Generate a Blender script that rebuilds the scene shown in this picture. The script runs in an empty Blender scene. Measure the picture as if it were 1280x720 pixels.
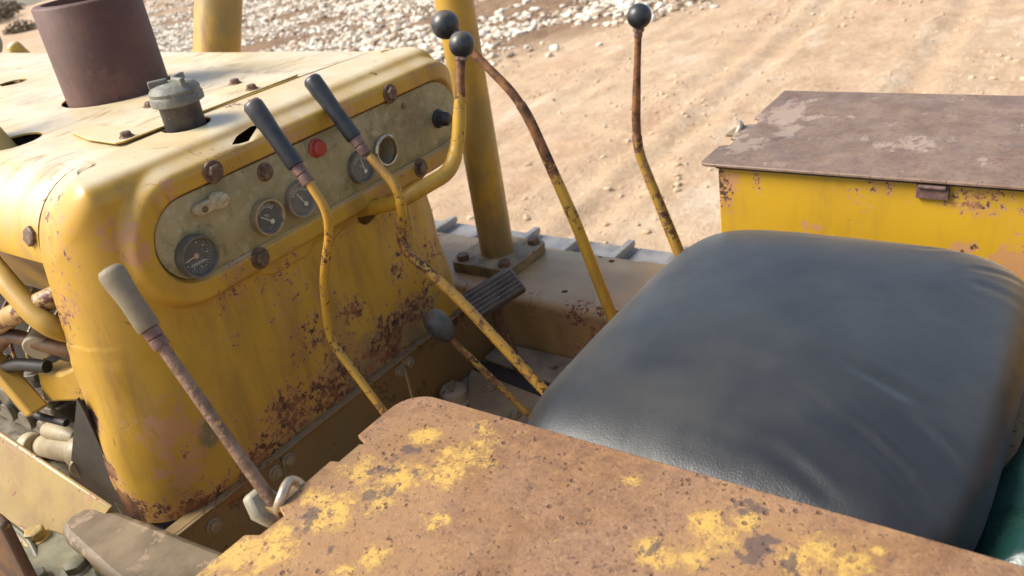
import bpy, bmesh, math, random
from mathutils import Vector, Matrix, noise
random.seed(7)
R_ = math.radians
scene = bpy.context.scene
COL = scene.collection

# ------------------------------------------------------------------ camera, world, sun, exposure
# The machine stands nose-up by TILT; all machine parts are modelled in the machine's own level frame
# (x = machine's right, y = forward, z = up, origin where the photographer's eye is).
TILT = R_(5.75)
HEYE = 2.1
W = Matrix.Translation((0, 0, HEYE)) @ Matrix.Rotation(TILT, 4, 'X')

cam_d = bpy.data.cameras.new('camera')
cam = bpy.data.objects.new('camera', cam_d)
COL.objects.link(cam)
scene.camera = cam
cx = Vector((0.55750373, -0.81685134, -0.14813329))      # image right in machine axes
cy = Vector((-0.45256943, -0.14945545, -0.87911545))     # image down
cz = Vector((0.69596731, 0.55715074, -0.45300392))       # view direction
m = Matrix((( cx.x, -cy.x, -cz.x, 0), (cx.y, -cy.y, -cz.y, 0), (cx.z, -cy.z, -cz.z, 0), (0, 0, 0, 1)))
cam.matrix_world = W @ m
cam_d.sensor_width = 36
cam_d.lens = 36 * 1081.08 / 1280
cam_d.clip_start = 0.02
cam_d.clip_end = 2000
cam_d.dof.use_dof = True
cam_d.dof.focus_distance = 1.08
cam_d.dof.aperture_fstop = 8.5

SUN_EL, SUN_AZ = R_(48), R_(-40)         # azimuth from +Y towards +X
world = bpy.data.worlds.new('World'); scene.world = world; world.use_nodes = True
wn = world.node_tree
bg = wn.nodes['Background']
sky = wn.nodes.new('ShaderNodeTexSky'); sky.sky_type = 'NISHITA'; sky.sun_disc = False
sky.sun_elevation = SUN_EL; sky.sun_rotation = SUN_AZ
sky.air_density = 1.0; sky.dust_density = 3.0; sky.ozone_density = 1.0
wn.links.new(sky.outputs[0], bg.inputs[0]); bg.inputs[1].default_value = 0.15
sd = bpy.data.lights.new('sun', 'SUN'); sd.energy = 3.8; sd.angle = R_(28); sd.color = (1, .955, .87)
sun = bpy.data.objects.new('sun', sd); COL.objects.link(sun)
sv = Vector((math.sin(SUN_AZ) * math.cos(SUN_EL), math.cos(SUN_AZ) * math.cos(SUN_EL), math.sin(SUN_EL)))
sun.rotation_euler = sv.to_track_quat('Z', 'Y').to_euler()
sun.location = (0, 0, 20)
scene.view_settings.view_transform = 'Standard'
scene.view_settings.look = 'None'
scene.view_settings.exposure = 0.60
scene.view_settings.gamma = 1.0
scene.render.engine = 'CYCLES'

# ------------------------------------------------------------------ helpers
BASE = Vector((0.88, 1.0, -1.95))        # machine-frame point under the machine: the bulldozer's origin

def V(*a): return Vector(a)

class MB:
    def __init__(s): s.bm = bmesh.new()
    def box(s, c, size, rot=None):
        r = bmesh.ops.create_cube(s.bm, size=1)['verts']
        M = Matrix.Translation(c) @ (rot.to_4x4() if rot else Matrix.Identity(4)) @ Matrix.Diagonal((*size, 1))
        bmesh.ops.transform(s.bm, matrix=M, verts=r); return s
    def prism(s, poly, z0, z1):
        """poly list of (x,y) -> slab between z0 and z1"""
        a = [s.bm.verts.new((x, y, z0)) for x, y in poly]; b = [s.bm.verts.new((x, y, z1)) for x, y in poly]
        n = len(a); s.bm.faces.new(a[::-1]); s.bm.faces.new(b)
        for i in range(n): s.bm.faces.new((a[i], a[(i+1) % n], b[(i+1) % n], b[i]))
        return s
    def slab(s, pts, th):
        """3-D polygon with thickness th along its normal"""
        P = [Vector(p) for p in pts]
        n = (P[1]-P[0]).cross(P[2]-P[0]).normalized() * th
        a = [s.bm.verts.new(p) for p in P]; b = [s.bm.verts.new(p+n) for p in P]
        k = len(a); s.bm.faces.new(a[::-1]); s.bm.faces.new(b)
        for i in range(k): s.bm.faces.new((a[i], a[(i+1) % k], b[(i+1) % k], b[i]))
        return s
    def lathe(s, o, axis, prof, seg=32, flat=0, caps=True):
        """prof: list of (r, h) along axis from o"""
        q = Vector((0, 0, 1)).rotation_difference(Vector(axis).normalized()); o = Vector(o)
        rings = []
        for r, h in prof:
            if r < 1e-6: rings.append([s.bm.verts.new(o + q @ Vector((0, 0, h)))])
            else: rings.append([s.bm.verts.new(o + q @ Vector((r*math.cos(2*math.pi*(i+.5*flat)/seg), r*math.sin(2*math.pi*(i+.5*flat)/seg), h))) for i in range(seg)])
        for A, B in zip(rings, rings[1:]):
            for i in range(seg):
                j = (i+1) % seg
                if len(A) == 1 and len(B) == 1: continue
                if len(A) == 1: s.bm.faces.new((A[0], B[i], B[j]))
                elif len(B) == 1: s.bm.faces.new((A[i], A[j], B[0]))
                else: s.bm.faces.new((A[i], A[j], B[j], B[i]))
        if not caps: return s
        if len(rings[0]) > 1: s.bm.faces.new(rings[0][::-1])
        if len(rings[-1]) > 1: s.bm.faces.new(rings[-1])
        return s
    def cyl(s, a, b, r, r2=None, seg=24, ch=None):
        a, b = Vector(a), Vector(b); L = (b-a).length; r2 = r if r2 is None else r2
        ch = min(r, r2, L)*.12 if ch is None else ch
        return s.lathe(a, b-a, [(r-ch, 0), (r, ch), (r2, L-ch), (r2-ch, L)], seg)
    def tube(s, pts, r, seg=14, rad=0.02, ell=1.0):
        """bent round bar through pts with corners rounded by rad; r number or list per point"""
        P = [Vector(p) for p in pts]; rs = r if isinstance(r, (list, tuple)) else [r]*len(P)
        Q, RR = [P[0]], [rs[0]]
        for i in range(1, len(P)-1):
            a, b, c = P[i-1], P[i], P[i+1]
            t = min(rad, (a-b).length*.48, (c-b).length*.48)
            p0 = b+(a-b).normalized()*t; p2 = b+(c-b).normalized()*t
            for k in range(6):
                u = k/5; Q.append(p0*(1-u)**2 + b*2*u*(1-u) + p2*u*u); RR.append(rs[i])
        Q.append(P[-1]); RR.append(rs[-1])
        up = None; rings = []
        for i, p in enumerate(Q):
            t = ((Q[i+1] if i < len(Q)-1 else p) - (Q[i-1] if i else p)).normalized()
            if up is None:
                up = Vector((1, 0, 0)) if abs(t.x) < .9 else Vector((0, 0, 1))
            up = (up - t*up.dot(t)).normalized(); sd_ = t.cross(up)
            rings.append([s.bm.verts.new(p + (up*math.cos(2*math.pi*k/seg)*ell + sd_*math.sin(2*math.pi*k/seg))*RR[i]) for k in range(seg)])
        for A, B in zip(rings, rings[1:]):
            for i in range(seg): s.bm.faces.new((A[i], A[(i+1) % seg], B[(i+1) % seg], B[i]))
        s.bm.faces.new(rings[0][::-1]); s.bm.faces.new(rings[-1])
        return s
    def grid(s, rows, close=False):
        vs = [[s.bm.verts.new(p) for p in r] for r in rows]
        for A, B in zip(vs, vs[1:]):
            n = len(A)
            for i in range(n if close else n-1):
                j = (i+1) % n
                try: s.bm.faces.new((A[i], A[j], B[j], B[i]))
                except ValueError: pass
        return vs
    def ball(s, c, r, sub=3, sc=(1, 1, 1), rot=None):
        v = bmesh.ops.create_icosphere(s.bm, subdivisions=sub, radius=r)['verts']
        M = Matrix.Translation(c) @ (rot.to_4x4() if rot else Matrix.Identity(4)) @ Matrix.Diagonal((*sc, 1))
        bmesh.ops.transform(s.bm, matrix=M, verts=v); return s
    def hexbolt(s, p, axis, r=.012, h=.007, washer=True, rot=0):
        p = Vector(p); ax = Vector(axis).normalized()
        if washer: s.lathe(p-ax*.002, ax, [(r*1.35, 0), (r*1.35, .003), (r*1.25, .004)], 20); 
        s.lathe(p+ax*.001, ax, [(r*.97, 0), (r, .001), (r, h-.0015), (r*.85, h)], 6, rot)
        return s
    def wobble(s, amp, sc):
        for v in s.bm.verts:
            v.co += noise.noise_vector(v.co*sc)*amp
        return s
    def build(s, name, mat, parent=None, bevel=0, solid=0, sharp=38, offset=True, label=None):
        bmesh.ops.recalc_face_normals(s.bm, faces=s.bm.faces)
        me = bpy.data.meshes.new(name)
        if offset:
            bmesh.ops.translate(s.bm, verts=s.bm.verts, vec=-BASE)
        s.bm.to_mesh(me); s.bm.free()
        for p in me.polygons: p.use_smooth = True
        me.set_sharp_from_angle(angle=R_(sharp))
        me.materials.append(mat)
        o = bpy.data.objects.new(name, me); COL.objects.link(o); o.parent = parent
        if solid:
            md = o.modifiers.new('thickness', 'SOLIDIFY'); md.thickness = abs(solid); md.offset = -1 if solid > 0 else 1
        if bevel:
            md = o.modifiers.new('edges', 'BEVEL'); md.width = bevel; md.segments = 2; md.limit_method = 'ANGLE'; md.angle_limit = R_(40)
        if label: o['label'] = label
        return o

def cut(o, cutter_mb, self_=False):
    """boolean difference evaluated now; the cutter is removed again"""
    c = cutter_mb.build('cutter', o.data.materials[0], None)
    bpy.context.view_layer.update()
    c.matrix_world = o.matrix_world
    n0 = len(o.data.vertices)
    md = o.modifiers.new('cut', 'BOOLEAN'); md.operation = 'DIFFERENCE'; md.object = c; md.solver = 'EXACT'; md.use_self = self_
    bpy.context.view_layer.update()
    dg = bpy.context.evaluated_depsgraph_get()
    me = bpy.data.meshes.new_from_object(o.evaluated_get(dg))
    o.modifiers.clear(); o.data = me
    bpy.data.objects.remove(c)
    for p_ in me.polygons: p_.use_smooth = True
    me.set_sharp_from_angle(angle=R_(50))
    print('CUT', o.name, n0, len(me.vertices))

def tag(o, label, cat, group=None, kind=None):
    o['label'] = label; o['category'] = cat
    if group: o['group'] = group
    if kind: o['kind'] = kind
    return o

# ------------------------------------------------------------------ material helpers
class NT:
    def __init__(s, name):
        s.mat = bpy.data.materials.new(name); s.mat.use_nodes = True
        s.t = s.mat.node_tree; s.b = s.t.nodes['Principled BSDF']
        s.tc = s.n('ShaderNodeTexCoord'); s.P = s.tc.outputs['Object']
    def n(s, typ, **kw):
        x = s.t.nodes.new(typ)
        for k, v in kw.items(): setattr(x, k, v)
        return x
    def put(s, sock, v):
        if isinstance(v, bpy.types.NodeSocket): s.t.links.new(v, sock)
        elif isinstance(v, (tuple, list)) and len(v) == 3 and sock.type == 'RGBA': sock.default_value = (*v, 1)
        else: sock.default_value = v
    def noise(s, scale, detail=4, rough=.55, vec=None, dist=0, col=False):
        x = s.n('ShaderNodeTexNoise'); s.put(x.inputs['Vector'], vec or s.P)
        s.put(x.inputs['Scale'], scale); s.put(x.inputs['Detail'], detail); s.put(x.inputs['Roughness'], rough); s.put(x.inputs['Distortion'], dist)
        return x.outputs['Color' if col else 'Fac']
    def vor(s, scale, feat='F1', out='Distance', vec=None, rnd=1):
        x = s.n('ShaderNodeTexVoronoi', feature=feat); s.put(x.inputs['Vector'], vec or s.P); s.put(x.inputs['Scale'], scale); s.put(x.inputs['Randomness'], rnd)
        return x.outputs[out]
    def m(s, op, a, b=0, c=0, clamp=False):
        x = s.n('ShaderNodeMath', operation=op, use_clamp=clamp)
        s.put(x.inputs[0], a); s.put(x.inputs[1], b)
        if op in ('MULTIPLY_ADD', 'SMOOTH_MIN', 'SMOOTH_MAX'): s.put(x.inputs[2], c)
        return x.outputs[0]
    def rng(s, v, a, b, c=0, d=1, smooth=True):
        x = s.n('ShaderNodeMapRange', interpolation_type='SMOOTHSTEP' if smooth else 'LINEAR')
        for i, q in enumerate((v, a, b, c, d)): s.put(x.inputs[i], q)
        return x.outputs[0]
    def mix(s, f, a, b, mode='MIX'):
        x = s.n('ShaderNodeMix', data_type='RGBA', blend_type=mode)
        s.put(x.inputs[0], f); s.put(x.inputs[6], a); s.put(x.inputs[7], b)
        return x.outputs[2]
    def mapping(s, scale=(1, 1, 1), rot=(0, 0, 0), loc=(0, 0, 0)):
        x = s.n('ShaderNodeMapping'); s.t.links.new(s.P, x.inputs[0])
        x.inputs['Scale'].default_value = scale; x.inputs['Rotation'].default_value = rot; x.inputs['Location'].default_value = loc
        return x.outputs[0]
    def dist(s, p, sc=(1, 1, 1)):
        """distance in metres from machine-frame point p (axes weighted by sc)"""
        x = s.n('ShaderNodeVectorMath', operation='SUBTRACT'); s.t.links.new(s.P, x.inputs[0]); x.inputs[1].default_value = Vector(p)-BASE
        y = s.n('ShaderNodeVectorMath', operation='MULTIPLY'); s.t.links.new(x.outputs[0], y.inputs[0]); y.inputs[1].default_value = sc
        z = s.n('ShaderNodeVectorMath', operation='LENGTH'); s.t.links.new(y.outputs[0], z.inputs[0])
        return z.outputs['Value']
    def blobs(s, lst):
        """soft spots: list of (x,y,z,r[,strength]) -> 0..1"""
        out = None
        for b in lst:
            st = b[4] if len(b) > 4 else 1
            sc = b[5] if len(b) > 5 else (1, 1, 1)
            v = s.rng(s.dist(b[:3], sc), b[3], 0, 0, st, False)
            out = v if out is None else s.m('MAXIMUM', out, v)
        return out
    def axis(s, i):
        x = s.n('ShaderNodeSeparateXYZ'); s.t.links.new(s.P, x.inputs[0]); return x.outputs[i]
    def up(s):
        g = s.n('ShaderNodeNewGeometry'); x = s.n('ShaderNodeSeparateXYZ'); s.t.links.new(g.outputs['Normal'], x.inputs[0]); return x.outputs[2]
    def bump(s, h, strength=.3, dist=.002, prev=None):
        x = s.n('ShaderNodeBump'); s.put(x.inputs['Height'], h); s.put(x.inputs['Strength'], strength); s.put(x.inputs['Distance'], dist)
        if prev: s.t.links.new(prev, x.inputs['Normal'])
        return x.outputs[0]
    def out(s, col, rough=.5, normal=None, metal=0, spec=None, coat=None):
        s.put(s.b.inputs['Base Color'], col); s.put(s.b.inputs['Roughness'], rough); s.put(s.b.inputs['Metallic'], metal)
        if spec is not None: s.put(s.b.inputs['Specular IOR Level'], spec)
        if normal: s.t.links.new(normal, s.b.inputs['Normal'])
        return s.mat

YEL = (.56, .345, .030); YEL2 = (.43, .245, .020); RUSTD = (.050, .022, .012); RUSTO = (.30, .13, .045); PINK = (.46, .22, .13); DUST = (.60, .48, .30)

def rustcol(t, k=1.0, dark=RUSTD, org=RUSTO):
    return t.mix(t.rng(t.noise(38, 6, .65), .35, .68), [c*k for c in dark], [c*k for c in org])

def paint(name, thr=.62, fine=.66, blobs=None, dust=.25, pink=.0, olive=0., yel=YEL, yel2=YEL2, rough=.42, pinkblobs=None, yblobs=None, scr=1, seed=0, grime=0.25, oliveblobs=None, dustcol=DUST, smear=0, duststart=.25):
    """worn yellow paint: chips, rust patches, primer, scratches, settled dust"""
    t = NT(name)
    v = t.mapping(loc=(seed*3.1, seed*1.7, seed*2.3))
    base = t.mix(t.noise(5, 3, .5, v), yel, yel2)
    base = t.mix(t.rng(t.noise(14, 5, .6, v), .45, .8, 0, .35), base, [c*.72+.02 for c in yel2])
    # dirty smears
    base = t.mix(t.rng(t.noise(9, 6, .7, t.mapping((1.3, 1.3, .22), loc=(seed, 0, 3))), .46, .68, 0, grime), base, (.23, .125, .04))
    if olive or oliveblobs:
        f = t.rng(t.noise(7, 5, .6, v), .42, .62, 0, olive) if olive else 0.
        if oliveblobs:
            ob = t.rng(t.m('ADD', t.blobs(oliveblobs), t.m('MULTIPLY', t.noise(22, 5, .65, v), .7)), .55, .9)
            f = t.m('MAXIMUM', f, ob)
        base = t.mix(f, base, (.19, .155, .075))
    big = t.noise(4.5, 5, .62, v)
    if blobs: big = t.m('ADD', big, t.m('MULTIPLY', t.blobs(blobs), .245))
    edge = t.noise(95, 7, .75, v)
    mid = t.m('ADD', big, t.m('MULTIPLY', t.m('SUBTRACT', edge, .5), 1.0))
    rust = t.rng(mid, thr, thr+.03)
    sparse = t.rng(t.m('ADD', t.noise(120, 3, .6, v), t.m('MULTIPLY', t.m('SUBTRACT', big, .5), .45)), fine, fine+.03)
    scratch = t.rng(t.noise(26, 4, .6, t.mapping((1.2, 1.2, .12), (.5, .35, .3), (seed, 5, 1))), .68, .70, 0, .9*scr)
    scratch = t.m('MULTIPLY', scratch, t.rng(t.noise(6, 2, .5, v), .5, .6))
    wv = t.n('ShaderNodeVectorMath', operation='ADD'); t.t.links.new(v, wv.inputs[0])
    ws = t.n('ShaderNodeVectorMath', operation='SCALE'); t.t.links.new(t.noise(5, 3, .6, v, col=True), ws.inputs[0]); ws.inputs['Scale'].default_value = .30; t.t.links.new(ws.outputs[0], wv.inputs[1])
    ln = t.rng(t.vor(6.5, 'DISTANCE_TO_EDGE', vec=wv.outputs[0]), .010, .004, 0, .8*max(0, scr*2-1))
    ln = t.m('MULTIPLY', ln, t.rng(t.noise(4.5, 5, .7, t.mapping(loc=(seed+4, 1, 2))), .535, .60))
    scratch = t.m('MAXIMUM', scratch, ln)
    rust = t.m('MAXIMUM', rust, t.m('MAXIMUM', sparse, scratch))
    pk = t.rng(mid, thr-.075, thr-.02, 0, pink) if pink else None
    if pinkblobs:
        pb = t.rng(t.m('ADD', t.blobs(pinkblobs), t.m('MULTIPLY', t.m('SUBTRACT', t.noise(50, 7, .72, v), .5), 2.6)), .38, .62, 0, .7)
        pk = pb if pk is None else t.m('MAXIMUM', pk, pb)
    if pk is not None: base = t.mix(pk, base, PINK)
    if dust:
        d = t.m('MULTIPLY', t.rng(t.up(), duststart, .97), t.rng(t.noise(8, 6, .65, t.mapping((1, .45, 1), (0, 0, .25))), .25, .75, dust*.45, dust))
        base = t.mix(d, base, dustcol)
    if smear:      # brown wiped stains running across the sheet
        w = t.noise(11, 7, .7, t.mapping((.55, 1.25, 1), (0, 0, .25), (2, 5, 0)), 2.0)
        base = t.mix(t.rng(w, .50, .68, 0, smear), base, (.34, .22, .09))
        base = t.mix(t.rng(t.noise(6, 6, .7, t.mapping((1, 1, 1), (0, 0, 0), (8, 5, 0))), .55, .7, 0, smear*.6), base, (.38, .30, .20))
    col = t.mix(rust, base, rustcol(t))
    h = t.m('ADD', t.m('MULTIPLY', rust, -.6), t.m('ADD', t.m('MULTIPLY', t.noise(260, 3, .6), .10), t.m('MULTIPLY', t.noise(18, 3, .5), .5)))
    nb = t.bump(h, .45, .0016)
    r = t.m('ADD', t.mix_f(rust, rough, .85), t.m('MULTIPLY', t.noise(30, 4), .18)) if False else t.m('ADD', t.rng(rust, 0, 1, rough, .82), t.m('MULTIPLY', t.m('SUBTRACT', t.noise(30, 4), .5), .3))
    return t.out(col, r, nb)

def m_rustlid():
    t = NT('rusted_lid_paint')
    b = t.mix(t.rng(t.noise(38, 9, .8), .36, .64), (.18, .085, .033), (.285, .145, .058))
    b = t.mix(t.rng(t.noise(5, 4, .6), .45, .62, 0, .5), b, (.32, .185, .105))
    # coarse scale of darker pits
    b = t.mix(t.rng(t.noise(110, 7, .74), .54, .62, 0, .75), b, (.14, .066, .034))
    b = t.mix(t.rng(t.noise(330, 3, .6), .48, .66, 0, .6), b, (.17, .08, .04))
    b = t.mix(t.rng(t.noise(150, 4, .6, t.mapping(loc=(3, 1, 2))), .60, .70, 0, .35), b, (.46, .29, .14))
    yb = t.blobs([(x, y, -.5, r*1.6) for x, y, r in ((.477, .462, .025), (.444, .466, .022), (.477, .522, .018), (.416, .501, .022), (.385, .503, .020), (.409, .545, .019), (.358, .526, .023), (.361, .556, .020),
        (.340, .529, .016), (.283, .569, .029), (.296, .543, .025), (.314, .553, .017), (.264, .578, .017), (.240, .555, .03), (.335, .457, .015), (.512, .474, .012), (.389, .436, .012), (.308, .468, .011), (.503, .307, .009),
        (.481, .228, .019), (.473, .215, .019), (.497, .204, .013), (.436, .252, .017), (.471, .152, .015), (.489, .122, .019), (.490, .140, .018), (.507, .105, .007), (.442, .221, .012))])
    yf = t.m('ADD', t.m('MULTIPLY', yb, 1.0), t.m('MULTIPLY', t.m('SUBTRACT', t.noise(48, 9, .8), .5), 3.2))
    b = t.mix(t.rng(t.m('ADD', t.m('MULTIPLY', t.blobs([(.30, .50, -.5, .22), (.42, .50, -.5, .16), (.46, .17, -.5, .16)]), .5), t.noise(15, 7, .7)), .62, .95, 0, .45), b, (.38, .205, .07))
    ym = t.rng(yf, .25, .85, 0, .95)
    ym = t.m('MULTIPLY', ym, t.rng(t.noise(150, 4, .7), .66, .5))
    b = t.mix(ym, b, t.mix(t.noise(30, 3), (.62, .37, .06), (.52, .31, .08)))
    dark = t.rng(t.m('ADD', t.noise(34, 6, .72, t.mapping(loc=(7, 3, 0))), t.m('MULTIPLY', t.blobs([(.40, .51, -.5, .06), (.46, .52, -.5, .05), (.46, .2, -.5, .1), (.35, .52, -.5, .05), (.42, .10, -.5, .08)]), .14)), .625, .68, 0, .8)
    b = t.mix(dark, b, (.085, .055, .048))
    pit = t.m('MULTIPLY', t.rng(t.vor(95, 'F1', vec=t.mapping(loc=(.3, .1, 0))), .30, .16), t.rng(t.noise(26, 5, .75, t.mapping(loc=(6, 1, 0))), .50, .60))
    b = t.mix(t.m('MULTIPLY', pit, .75), b, (.105, .048, .028))
    spk = t.rng(t.noise(210, 2, .5, t.mapping(loc=(1, 9, 0))), .66, .70, 0, .9)
    b = t.mix(spk, b, (.07, .03, .018))
    # worn bright rim of the inner edge
    h = t.m('ADD', t.m('MULTIPLY', t.noise(170, 6, .75), .7), t.m('ADD', t.m('MULTIPLY', t.noise(28, 4, .6), .8), t.m('ADD', t.m('MULTIPLY', ym, .18), t.m('MULTIPLY', pit, -.8))))
    return t.out(b, t.rng(ym, 0, 1, .74, .55), t.bump(h, .8, .0026))

def m_farlid():
    t = NT('brown_rusted_lid_steel')
    b = t.mix(t.rng(t.noise(20, 6, .7), .3, .7), (.16, .098, .062), (.25, .165, .11))
    b = t.mix(t.rng(t.noise(160, 4, .65), .5, .68, 0, .7), b, (.085, .045, .035))
    pk = t.rng(t.m('ADD', t.noise(13, 7, .72, t.mapping((1, 1.6, 1), loc=(2.3, .7, 0))), t.m('MULTIPLY', t.blobs([(1.32, .52, -.5, .09), (1.5, .52, -.5, .12), (1.4, .48, -.5, .05), (1.36, .3, -.5, .08)]), .18)), .60, .655)
    b = t.mix(t.m('MULTIPLY', pk, .5), b, (.44, .33, .24))
    b = t.mix(t.rng(t.noise(24, 5, .7, t.mapping(loc=(5, 5, 0))), .60, .68, 0, .6), b, (.14, .055, .035))
    h = t.m('ADD', t.noise(190, 5, .7), t.m('MULTIPLY', t.noise(25, 3), .6))
    return t.out(b, t.rng(t.noise(30, 4), .3, .7, .38, .62), t.bump(h, .35, .0015))

def m_simple(name, c1, c2, rough=.5, scale=40, metal=0, bump=.3, chips=None, chipcol=RUSTD, dust=0, bs=200, bd=.001, thr=.6):
    t = NT(name)
    b = t.mix(t.rng(t.noise(scale, 5, .65), .35, .65), c1, c2)
    if chips: b = t.mix(t.rng(t.noise(chips, 5, .7, t.mapping(loc=(4, 2, 1))), thr, thr+.05), b, chipcol)
    if dust: b = t.mix(t.m('MULTIPLY', t.rng(t.up(), 0, 1), t.rng(t.noise(20, 5, .6), .3, .7, 0, dust)), b, DUST)
    return t.out(b, t.m('ADD', rough, t.m('MULTIPLY', t.m('SUBTRACT', t.noise(scale*.7, 3), .5), .25)), t.bump(t.noise(bs, 4, .6), bump, bd), metal)

M = {}
M['hood'] = paint('sun_bleached_hood_paint', thr=.75, fine=.76, dust=.95, pink=.5, seed=1, yel=(.66, .42, .05), scr=.5, grime=.3, dustcol=(.66, .585, .43), smear=.8,
    pinkblobs=[(.47, 1.19, -.34, .05), (.80, 1.25, -.3, .12, .7), (.60, 1.32, -.3, .10, .7), (1.0, 1.3, -.3, .1, .6)])
M['cowl'] = paint('chipped_yellow_cowl_paint', thr=.70, fine=.735, dust=.85, pink=.55, seed=2, rough=.36, grime=.6, dustcol=(.66, .58, .40), yel=(.57, .345, .040), yel2=(.42, .23, .028), duststart=.6,
    blobs=[(.437, 1.16, -.64, .04, 2.2), (.437, 1.15, -.72, .045, 2.2), (.437, 1.14, -.79, .05, 2.4), (.49, 1.06, -.80, .06, 2), (.45, 1.12, -.78, .05, 1.6), (.50, 1.055, -.70, .03, 1.5), (.47, 1.08, -.79, .06, 1.5), (.52, 1.045, -.80, .06, 1.5), (.45, 1.14, -.70, .09, .9), (.50, 1.06, -.78, .09, 1), (.60, 1.045, -.79, .12, 1), (.68, 1.045, -.77, .10, .95), (.58, 1.045, -.70, .06, .8), (.75, 1.045, -.78, .09, .8),
           (.78, 1.045, -.68, .07, .75), (.86, 1.045, -.66, .06, .7), (.95, 1.045, -.76, .10, .85), (1.03, 1.045, -.74, .09, .85), (.90, 1.045, -.78, .08, .7), (1.1, 1.045, -.65, .07, .7), (.50, 1.06, -.64, .05, .7), (.44, 1.13, -.58, .03, .7), (.62, 1.045, -.60, .04, .5), (.99, 1.045, -.65, .05, .6)],
    pinkblobs=[(.515, 1.03, -.365, .045), (.53, 1.03, -.40, .03), (.50, 1.06, -.66, .09, .8), (.49, 1.06, -.72, .07, .9), (.80, 1.02, -.345, .07, .9), (.93, 1.02, -.34, .05, .7), (.46, 1.1, -.33, .06, .8), (.60, 1.02, -.34, .04, .7), (.44, 1.16, -.62, .05, .7), (.95, 1.02, -.48, .04, .5)],
    oliveblobs=[(.545, 1.045, -.70, .035), (.85, 1.045, -.80, .16, .6), (1.0, 1.045, -.79, .12, .6), (.70, 1.045, -.81, .09, .5)])
M['lever'] = paint('worn_lever_paint', thr=.575, fine=.60, dust=.05, pink=.0, seed=3, yel=(.56, .32, .03), yel2=(.40, .2, .02), grime=.8, scr=.5)
M['leverD'] = paint('tall_lever_paint', thr=.70, fine=.71, dust=.05, seed=3, yel=(.58, .33, .03), yel2=(.42, .23, .025), grime=.8, blobs=[(1.2, .94, -.30, .34, 2.6), (1.2, .80, -.60, .05, .8), (1.2, .82, -.52, .06, 1)])
M['leverE'] = paint('upright_lever_paint', thr=.70, fine=.71, dust=.05, seed=6, yel=(.50, .28, .03), yel2=(.34, .19, .025), grime=.9, blobs=[(1.215, .65, -.32, .30, 2.6), (1.215, .62, -.6, .06, .9)])
M['leverG'] = paint('bent_lever_paint', thr=.70, fine=.71, dust=.05, seed=4, yel=(.62, .34, .03), grime=.6, blobs=[(1.13, .926, -.29, .11, 3.2), (1.08, .926, -.44, .05, .8)])
M['leverF'] = paint('short_lever_paint', thr=.44, fine=.54, dust=.05, seed=8, yel=(.55, .30, .03))
M['leverpole'] = paint('pole_paint', thr=.74, fine=.74, dust=.05, seed=4, yel=(.60, .35, .035), yel2=(.36, .20, .03), grime=.95, scr=.4, olive=.55)
M['leverrust'] = m_simple('brown_worn_lever', (.10, .055, .038), (.17, .095, .06), .45, 60, metal=.2, bump=.4, chips=70, chipcol=(.45, .24, .03), thr=.62)
M['box'] = paint('toolbox_paint', thr=.735, fine=.745, dust=.1, pink=.6, seed=5, yel=(.57, .33, .016), yel2=(.48, .27, .014), grime=.35, scr=.2,
    blobs=[(1.243, .535, -.54, .03, .95, (1, 1, .35)), (1.243, .47, -.525, .02, 1, (1, 1.6, .5)), (1.243, .17, -.525, .045, .95, (1, .7, 1)), (1.243, .05, -.63, .09, .95), (1.243, .17, -.61, .016, 1.05), (1.243, .155, -.60, .012, 1.0)],
    pinkblobs=[(1.243, .17, -.61, .03), (1.243, .51, -.53, .03, .9), (1.243, .39, -.60, .03, .7), (1.243, .10, -.62, .05)])
M['deck'] = paint('dusty_fender_deck', scr=.4, thr=.62, fine=.69, dust=.8, pink=.5, seed=7, yel=(.38, .22, .07), yel2=(.26, .16, .07), grime=.8, olive=.5, dustcol=(.50, .34, .17),
    blobs=[(1.23, .84, -.83, .07, .8), (1.23, .95, -.83, .06, .6), (1.23, .7, -.82, .1, .6)])
M['flange'] = m_simple('dirty_olive_flange', (.13, .10, .045), (.24, .18, .09), .65, 30, bump=.4, chips=30, chipcol=(.12, .06, .03), dust=.45, thr=.6)
M['skirt'] = paint('grimy_skirt_paint', thr=.66, fine=.70, dust=.2, seed=8, yel=(.24, .145, .04), yel2=(.15, .095, .04), grime=.7, olive=.5)
M['floor'] = m_simple('dusty_floor_steel', (.22, .17, .115), (.34, .26, .17), .7, 18, bump=.4, chips=25, chipcol=(.10, .07, .05), thr=.58)
M['floorplate'] = m_simple('worn_plate_steel', (.26, .18, .10), (.36, .25, .13), .5, 12, bump=.2, chips=20, chipcol=(.22, .17, .11), thr=.55)
M['plate'] = paint('dusty_frame_plate', thr=.70, fine=.73, dust=.35, pink=.5, seed=9, yel=(.36, .24, .05), yel2=(.25, .165, .045), grime=.8, scr=.4, dustcol=(.34, .26, .14),
    blobs=[(.40, 1.26, -.715, .03, .7, (1, .15, 1)), (.40, 1.14, -.74, .03, .8, (1, .3, 1))])
M['beam'] = m_simple('dusty_grey_brown_beam', (.105, .072, .038), (.165, .115, .062), .6, 14, bump=.35, chips=22, chipcol=(.24, .165, .10), dust=.12, thr=.58)
M['bracket'] = m_simple('green_grey_bracket', (.13, .125, .075), (.21, .19, .11), .55, 22, bump=.3, chips=30, chipcol=(.33, .22, .05), thr=.64)
M['bolt'] = m_simple('rusty_bolt_steel', (.10, .058, .038), (.20, .125, .08), .6, 120, metal=.25, bump=.5)
M['boltdust'] = m_simple('dusty_bolt', (.20, .155, .09), (.30, .23, .13), .65, 90, bump=.4)
M['bolty'] = m_simple('yellow_bolt_paint', (.5, .30, .05), (.26, .19, .08), .6, 60, bump=.4)
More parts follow.
